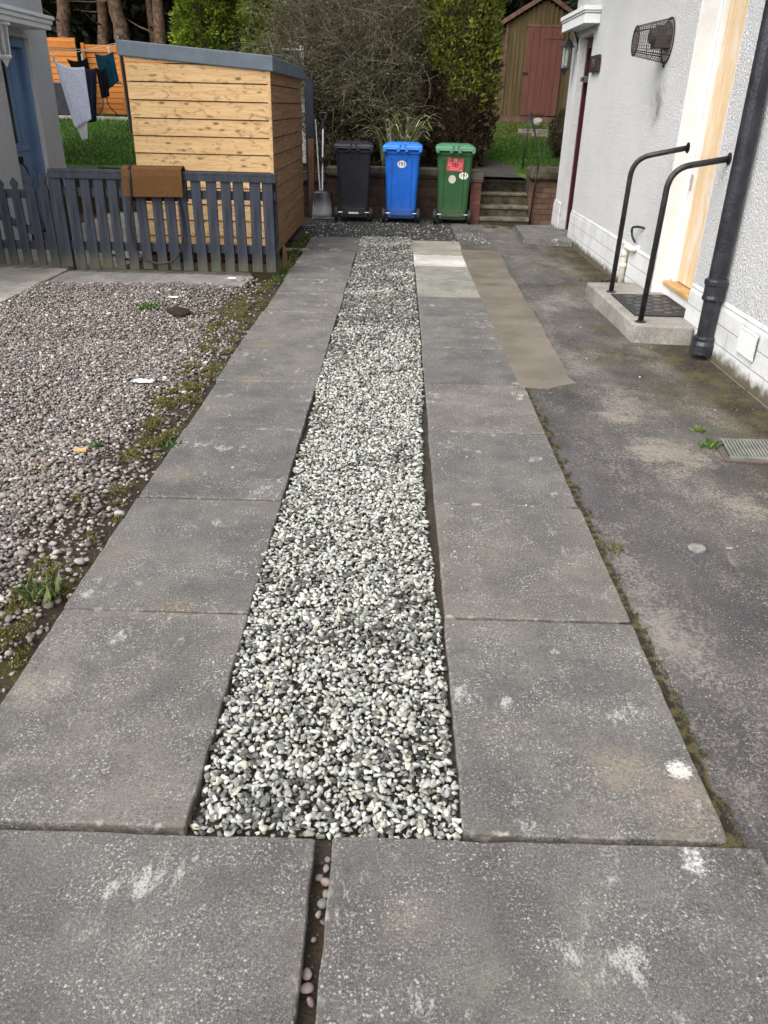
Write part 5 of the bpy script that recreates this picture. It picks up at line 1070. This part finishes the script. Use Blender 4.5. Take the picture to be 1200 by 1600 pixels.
# sprawling bare bush behind the wall: arching twigs and small dull leaves
bb = thing('bare_bush', 'huge tangled bush of grey twigs and dull small leaves behind the black and blue bins', 'bush', (-.62, 14.35, lawn_z(0, 14.3)))
def bush():
    stems, TP, TD = MB(), [], []
    def grow(p, d_, L_, r, depth):
        n = max(3, int(L_ / .14)); pts = [p.copy()]; dd = d_.copy()
        for i in range(n):
            dd = (dd + Vector((rnd.gauss(0, .16) - .45 * (p.x > .78) + .3 * (p.x < -1.2), rnd.gauss(0, .16) + .45 * (p.y < -.85), rnd.gauss(0, .13) - .03 * (depth > 0)))).normalized(); p = p + dd * L_ / n; pts.append(p.copy())
            if depth < 3 and rnd.random() < (.62, .55, .45)[depth] :
                s_ = Vector((rnd.gauss(0, 1), rnd.gauss(0, 1) - .25, rnd.gauss(.25, .7))).normalized(); grow(p.copy(), (dd * .55 + s_ * .75).normalized(), L_ * rnd.uniform(.35, .6), r * .5, depth + 1)
            if depth >= 1: TP.append(p.copy()); TD.append(dd.copy())
        stems.tube(pts, [max(.0022, r * (1 - .75 * i / n)) for i in range(n + 1)], 4 if depth else 6, False)
    for i in range(46):
        a = rnd.uniform(0, 6.28); q = Vector((rnd.uniform(-.75, .75), rnd.uniform(-.35, .35), -.05)); d_ = Vector((math.cos(a) * .38 + q.x * .35, math.sin(a) * .30 - .10, 1)).normalized()
        grow(q, d_, rnd.uniform(1.7, 3.2), rnd.uniform(.008, .017), 0)
    ok = [i for i, p in enumerate(TP)]
    stems.build('stem', M['twig'], bb)
    P = np.array([p[:] for p in TP]); Dd = np.array([q[:] for q in TD])
    k = rng.integers(0, len(P), 115000); P2 = P[k] + rng.normal(0, .05, (115000, 3)); keep = (P2[:, 0] < 1.0) & (rng.random(115000) < np.clip(1.25 - (P2[:, 2] - .2) / 2.3, .16, 1)) & (P2[:, 2] > .02)
    P2 = P2[keep]; n = len(P2)
    cc = pick([(.085, .09, .034), (.125, .12, .05), (.13, .08, .04), (.06, .068, .026), (.21, .195, .10)], [4, 3, 1.4, 3, 1.4], n)
    foliage('leaves', [leaves(P2, Dd[k][keep] + rng.normal(0, .8, (n, 3)), rng.uniform(.022, .048, n), np.full(n, .017), cc, .15)], bb)
    # long fine pale shoots at the top
    sh_ = MB()
    for i in range(1100):
        b = Vector(P[rng.integers(0, len(P))]); 
        if b.z < .7 or b.x > .95: continue
        dd = Vector((rnd.gauss(0, .8), rnd.gauss(0, .8) - .2, rnd.uniform(.1, 1))).normalized(); L_ = rnd.uniform(.3, 1.0); pts = [b]
        for j in range(4): dd = (dd + Vector((rnd.gauss(0, .15), rnd.gauss(0, .15), -.08))).normalized(); pts.append(pts[-1] + dd * L_ / 4)
        sh_.tube(pts, [.0032, .0028, .0024, .002, .0014], 3, False)
    sh_.build('shoot', plain('pale shoots', (.19, .165, .13), .9), bb)
bush()
hb = MB(); V = []                                          # dense twiggy heart of the bush
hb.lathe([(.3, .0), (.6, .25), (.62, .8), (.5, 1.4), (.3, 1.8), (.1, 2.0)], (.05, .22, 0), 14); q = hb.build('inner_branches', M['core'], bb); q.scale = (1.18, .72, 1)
# variegated strap leaf plant behind the blue bin
ph_ = thing('strap_leaf_plant', 'variegated cream and green strap leaf plant behind the blue bin', 'plant', (.06, 13.34, .68))
def straps():
    V, F, Cc = [], [], []
    for i in range(120):
        a = rnd.uniform(0, 6.28); L_ = rnd.uniform(.6, 1.05); el = rnd.uniform(1.05, 1.5); w_ = rnd.uniform(.014, .024); p = Vector((rnd.gauss(0, .05) + (-.22 if i % 3 == 0 else .04), rnd.gauss(0, .05), rnd.uniform(0, .15))); hd = Vector((math.cos(a), math.sin(a), 0)); b0 = len(V); side = Vector((-math.sin(a), math.cos(a), 0)); base = np.array([(.62, .60, .34), (.20, .25, .08), (.70, .68, .44), (.12, .16, .045), (.42, .38, .2)][rnd.randrange(5)])
        for k in range(8):
            t = k / 7; wk = w_ * (1 - t ** 2 * .9); c0 = base * .55
            for s, cl_ in ((-1, base), (0, c0), (1, base)): V.append(p + side * wk * s + Vector((0, 0, -.004 * (s == 0)))); Cc.append(cl_)
            ang = el - t ** 2.6 * 2.5; p = p + (hd * math.cos(ang) + Vector((0, 0, math.sin(ang)))) * L_ / 7
        for k in range(7):
            for s in (0, 1): q = b0 + k * 3 + s; F.append((q, q + 1, q + 4, q + 3))
    return np_mesh('strap_leaf', np.array([v[:] for v in V]), np.array(F), np.array(Cc))
link('leaf_clump', straps(), M['leaf'], ph_)
MB().lathe([(.05, -.05), (.06, .1), (.03, .2)], (0, 0, 0), 8).build('crown_base', M['bark_dark'], ph_)
hp = MB(); hp.tube([(.105 + .14 * math.cos(a), 13.5 + .02 * math.sin(a), 1.44 + .15 * math.sin(a)) for a in np.linspace(0, 6.28, 30)], .005, 5, False); hp.tube([(.0, 13.5, .55), (.0, 13.5, 1.36)], .004, 5); hp.tube([(.21, 13.5, .55), (.21, 13.5, 1.36)], .004, 5); hp.tube([(.105, 13.49, 1.3), (.17, 13.49, 1.56)], .003, 5); hp.tube([(.105, 13.49, 1.3), (.04, 13.49, 1.56)], .003, 5)
tag(hp.build('wire_hoop', M['wire']), 'round wire plant hoop standing above the strap leaf plant', 'plant support')

# ---- the wood behind
def trunk(label, base, pts, r0, branches=5, cat='tree', seed=0):
    r = random.Random(seed); t = thing('woodland_tree', label, cat, base, 0, 'trees at the wood edge'); P = [Vector(p) for p in pts]
    full = []
    for a, b in zip(P, P[1:]):
        for i in range(6): full.append(a.lerp(b, i / 6) + Vector((r.gauss(0, .02), r.gauss(0, .02), 0)))
    full.append(P[-1]); n = len(full)
    mb = MB(); mb.tube(full, [r0 * (1 - .65 * i / n) * r.uniform(.95, 1.06) for i in range(n)], 12, True)
    mb.build('trunk', M['bark'], t, smooth=True)
    for i in range(branches):
        bm_ = MB(); k = r.randrange(n // 8, n - 2); b = full[k]; a = r.uniform(0, 6.28); L_ = r.uniform(.6, 1.8); dd = Vector((math.cos(a), math.sin(a) - .3, r.uniform(-.3, .5))).normalized(); q = [b]
        for j in range(5): dd = (dd + Vector((r.gauss(0, .15), r.gauss(0, .15), r.gauss(0, .12)))).normalized(); q.append(q[-1] + dd * L_ / 5)
        bm_.tube(q, [.03, .024, .018, .012, .008, .004], 5, False); bm_.build('branch', M['bark'], t)
    n = 2600; c_ = P[-1]; v = rng.normal(0, 1, (n, 3)); v /= np.linalg.norm(v, axis=1, keepdims=True); rr = rng.random(n)[:, None] ** .4
    Pp = v * rr * np.array([1.9, 1.9, 2.3]) + np.array([c_.x, c_.y, c_.z + .3])
    foliage('crown', [leaves(Pp, v + rng.normal(0, .5, v.shape), rng.uniform(.2, .4, n), np.full(n, .13), pick([(.022, .038, .012), (.03, .05, .016)], [1, 1], n), .2)], t); return t
zb = lawn_z(0, 22) + .3
TR = [('leaning trunk beside the left house with a sawn pale stub', -9.55, 25.5, .24, .25), ('bare trunk rising over the left end of the orange fence', -8.55, 25.8, .20, .22), ('thick forked trunk behind the laundry pole', -7.7, 25.5, .26, -.35), ('dark trunk behind the pine shed high corner', -6.75, 25.2, .20, .12), ('thin trunk close behind the forked trunk', -7.05, 26.2, .15, -.25), ('dark trunk between the two green conifers', -3.95, 25.2, .19, -.1), ('trunk left of the far left tree, partly hidden by the house', -11.2, 26.5, .24, .1)]
for i, (lb, x, y, r0, ln) in enumerate(TR):
    trunk('reddish ' + lb, (x, y, zb), [(0, 0, -.4), (ln * .35, 0, 1.4), (ln, .1, 3.2), (ln * 1.2 + .15, .2, 6.2)], r0, 9, seed=i * 3 + 1)
trunk('slim bare trunk in the gap behind the old shed', (2.6, 27, zb), [(0, 0, -.4), (.1, 0, 2.), (.0, .1, 6.2)], .16, 5, seed=40)
trunk('bare trunk behind the tangled bush', (-1.2, 26, zb), [(0, 0, -.4), (.1, 0, 2.), (.2, .1, 6.2)], .2, 5, seed=41)
cvw = MB(); cvw.lathe([(.09, -.15), (.10, 0), (.085, .02)], (0, 0, 0), 12, 'y')
# dense dark wood: foliage mass with a low hanging canopy
def wood_mass():
    n = 52000; x = rng.uniform(-26, 22, n); y = rng.uniform(27.5, 34, n) ; z = rng.uniform(1.2, 9, n) + (y - 27) * .12; k = vnoise(x, z, 1.6, 77) > .32 - .25 * (y > 29); x, y, z = x[k], y[k], z[k]
    n2 = 26000; x2 = rng.uniform(-26, 22, n2); y2 = rng.uniform(23.5, 34, n2); z2 = rng.uniform(5.0, 8.6, n2) + .8 * vnoise(x2, y2, 1.4, 78)
    P = np.stack([np.concatenate([x, x2]), np.concatenate([y, y2]), np.concatenate([z, z2])], 1); n = len(P); D = rng.normal(0, 1, (n, 3)) + np.array([0, -.4, -.3])
    c_ = pick([(.016, .028, .010), (.022, .036, .012), (.03, .03, .014), (.012, .02, .008)], [3, 3, 1, 3], n); return leaves(P, D, rng.uniform(.25, .55, n), np.full(n, .16), c_, .2)
tag(foliage('forest', [wood_mass()]), kind='stuff')
V, F = sheet(-30, 30, 0, 10, 40, 10, lambda x, y: 0)       # banked hillside closing the view inside the wood
V2 = np.stack([V[:, 0], 33.5 + .9 * np.sin(V[:, 0] * .7) + V[:, 1] * .35, 1.6 + V[:, 1] * 1.0], 1); tag(link('hill', np_mesh('hill', V2, F), M['core'], smooth=True), kind='structure')
# low dark spruce boughs hanging above the old shed
sp_ = thing('spruce_tree', 'dark spruce with low boughs hanging over the old shed roof', 'tree', (5.0, 19.7, lawn_z(0, 19.7)))
MB().tube([(0, 0, -.3), (0, 0, 9)], [.22, .03], 10).build('trunk', M['bark_dark'], sp_)
def boughs():
    parts = []
    bm_ = MB()
    for i in range(70):
        z = 2.45 + 6.1 * (i / 70); L_ = 3.0 * (1 - (z - 2) / 8) + .3; a = i * 2.4 + rnd.uniform(-.2, .2); q = [Vector((0, 0, z))]; dd = Vector((math.cos(a), math.sin(a), .12)).normalized()
        for j in range(8): dd = (dd + Vector((0, 0, -.055))).normalized(); q.append(q[-1] + dd * L_ / 8)
        bm_.tube(q, [.03 * (1 - j / 9.5) for j in range(9)], 4, False)
        m_ = 260; t = rng.random(m_) ** .7 * 7.9; ii = t.astype(int); fr_ = (t - ii)[:, None]; qa = np.array([p[:] for p in q]); P = qa[ii] * (1 - fr_) + qa[np.minimum(ii + 1, 8)] * fr_
        sd = np.array([-math.sin(a), math.cos(a), 0]) * rng.choice([-1, 1], m_)[:, None]; D = sd * .8 + np.array(dd[:]) * .7 + rng.normal(0, .2, (m_, 3)) + np.array([0, 0, -.35]); parts.append(leaves(P, D, rng.uniform(.12, .38, m_), np.full(m_, .035), pick([(.02, .035, .014), (.032, .05, .02), (.045, .06, .02)], [3, 3, 1], m_), .1))
    bm_.build('branch', M['bark_dark'], sp_); foliage('crown', parts, sp_)
boughs()

# ---- plain labels for the setting and the loose stuff
for k, (lb, ct) in {
    'ground': ('bare dark earth under the whole yard', 'ground'), 'lawn': ('sloping garden lawn behind the retaining wall', 'lawn'), 'tarmac_path': ('worn dark tarmac strip along the white house', 'tarmac'),
    'mortar_strip': ('fresh brown mortar strip beside the far right slabs', 'mortar'), 'concrete_path': ('old concrete apron at the foot of the picket fence', 'concrete'), 'pavement': ('grey concrete path leading to the garden gate', 'path'),
    'grit_ground': ('grit bed under the gravel strip and before the bins', 'ground'), 'joint_soil': ('dark soil in the joint between the two front slabs', 'soil'), 'soil_margin': ('mossy soil margin under the pebbles', 'soil'), 'hill': ('dark bank closing the wood', 'hill'),
    'white_gravel': ('pale grey stone chippings between the two slab rows', 'gravel'), 'dark_gravel': ('dark grey chippings in front of the bins', 'gravel'), 'pebble_gravel': ('mixed brown and grey pebbles on the left yard', 'gravel'),
    'joint_pebbles': ('pinkish pebbles lodged in the joint between the front slabs', 'pebbles'), 'loose_gravel': ('stray stones and crumbs scattered over slabs and tarmac', 'gravel'), 'moss': ('yellow green moss along the pebble margin', 'moss'),
    'moss_joint': ('moss line in the joint between slabs and tarmac', 'moss'), 'moss_path': ('brown moss on the tarmac at the house foot', 'moss'), 'moss_foot': ('moss at the foot of the garden steps', 'moss'),
    'grass_edging': ('grass and weeds growing along the far left slab edge', 'grass'), 'lawn_grass': ('short green grass of the two lawns', 'grass'), 'forest': ('dense dark wood behind the gardens', 'wood')}.items():
    o = bpy.data.objects.get(k)
    if o: o['label'] = lb; o['category'] = ct
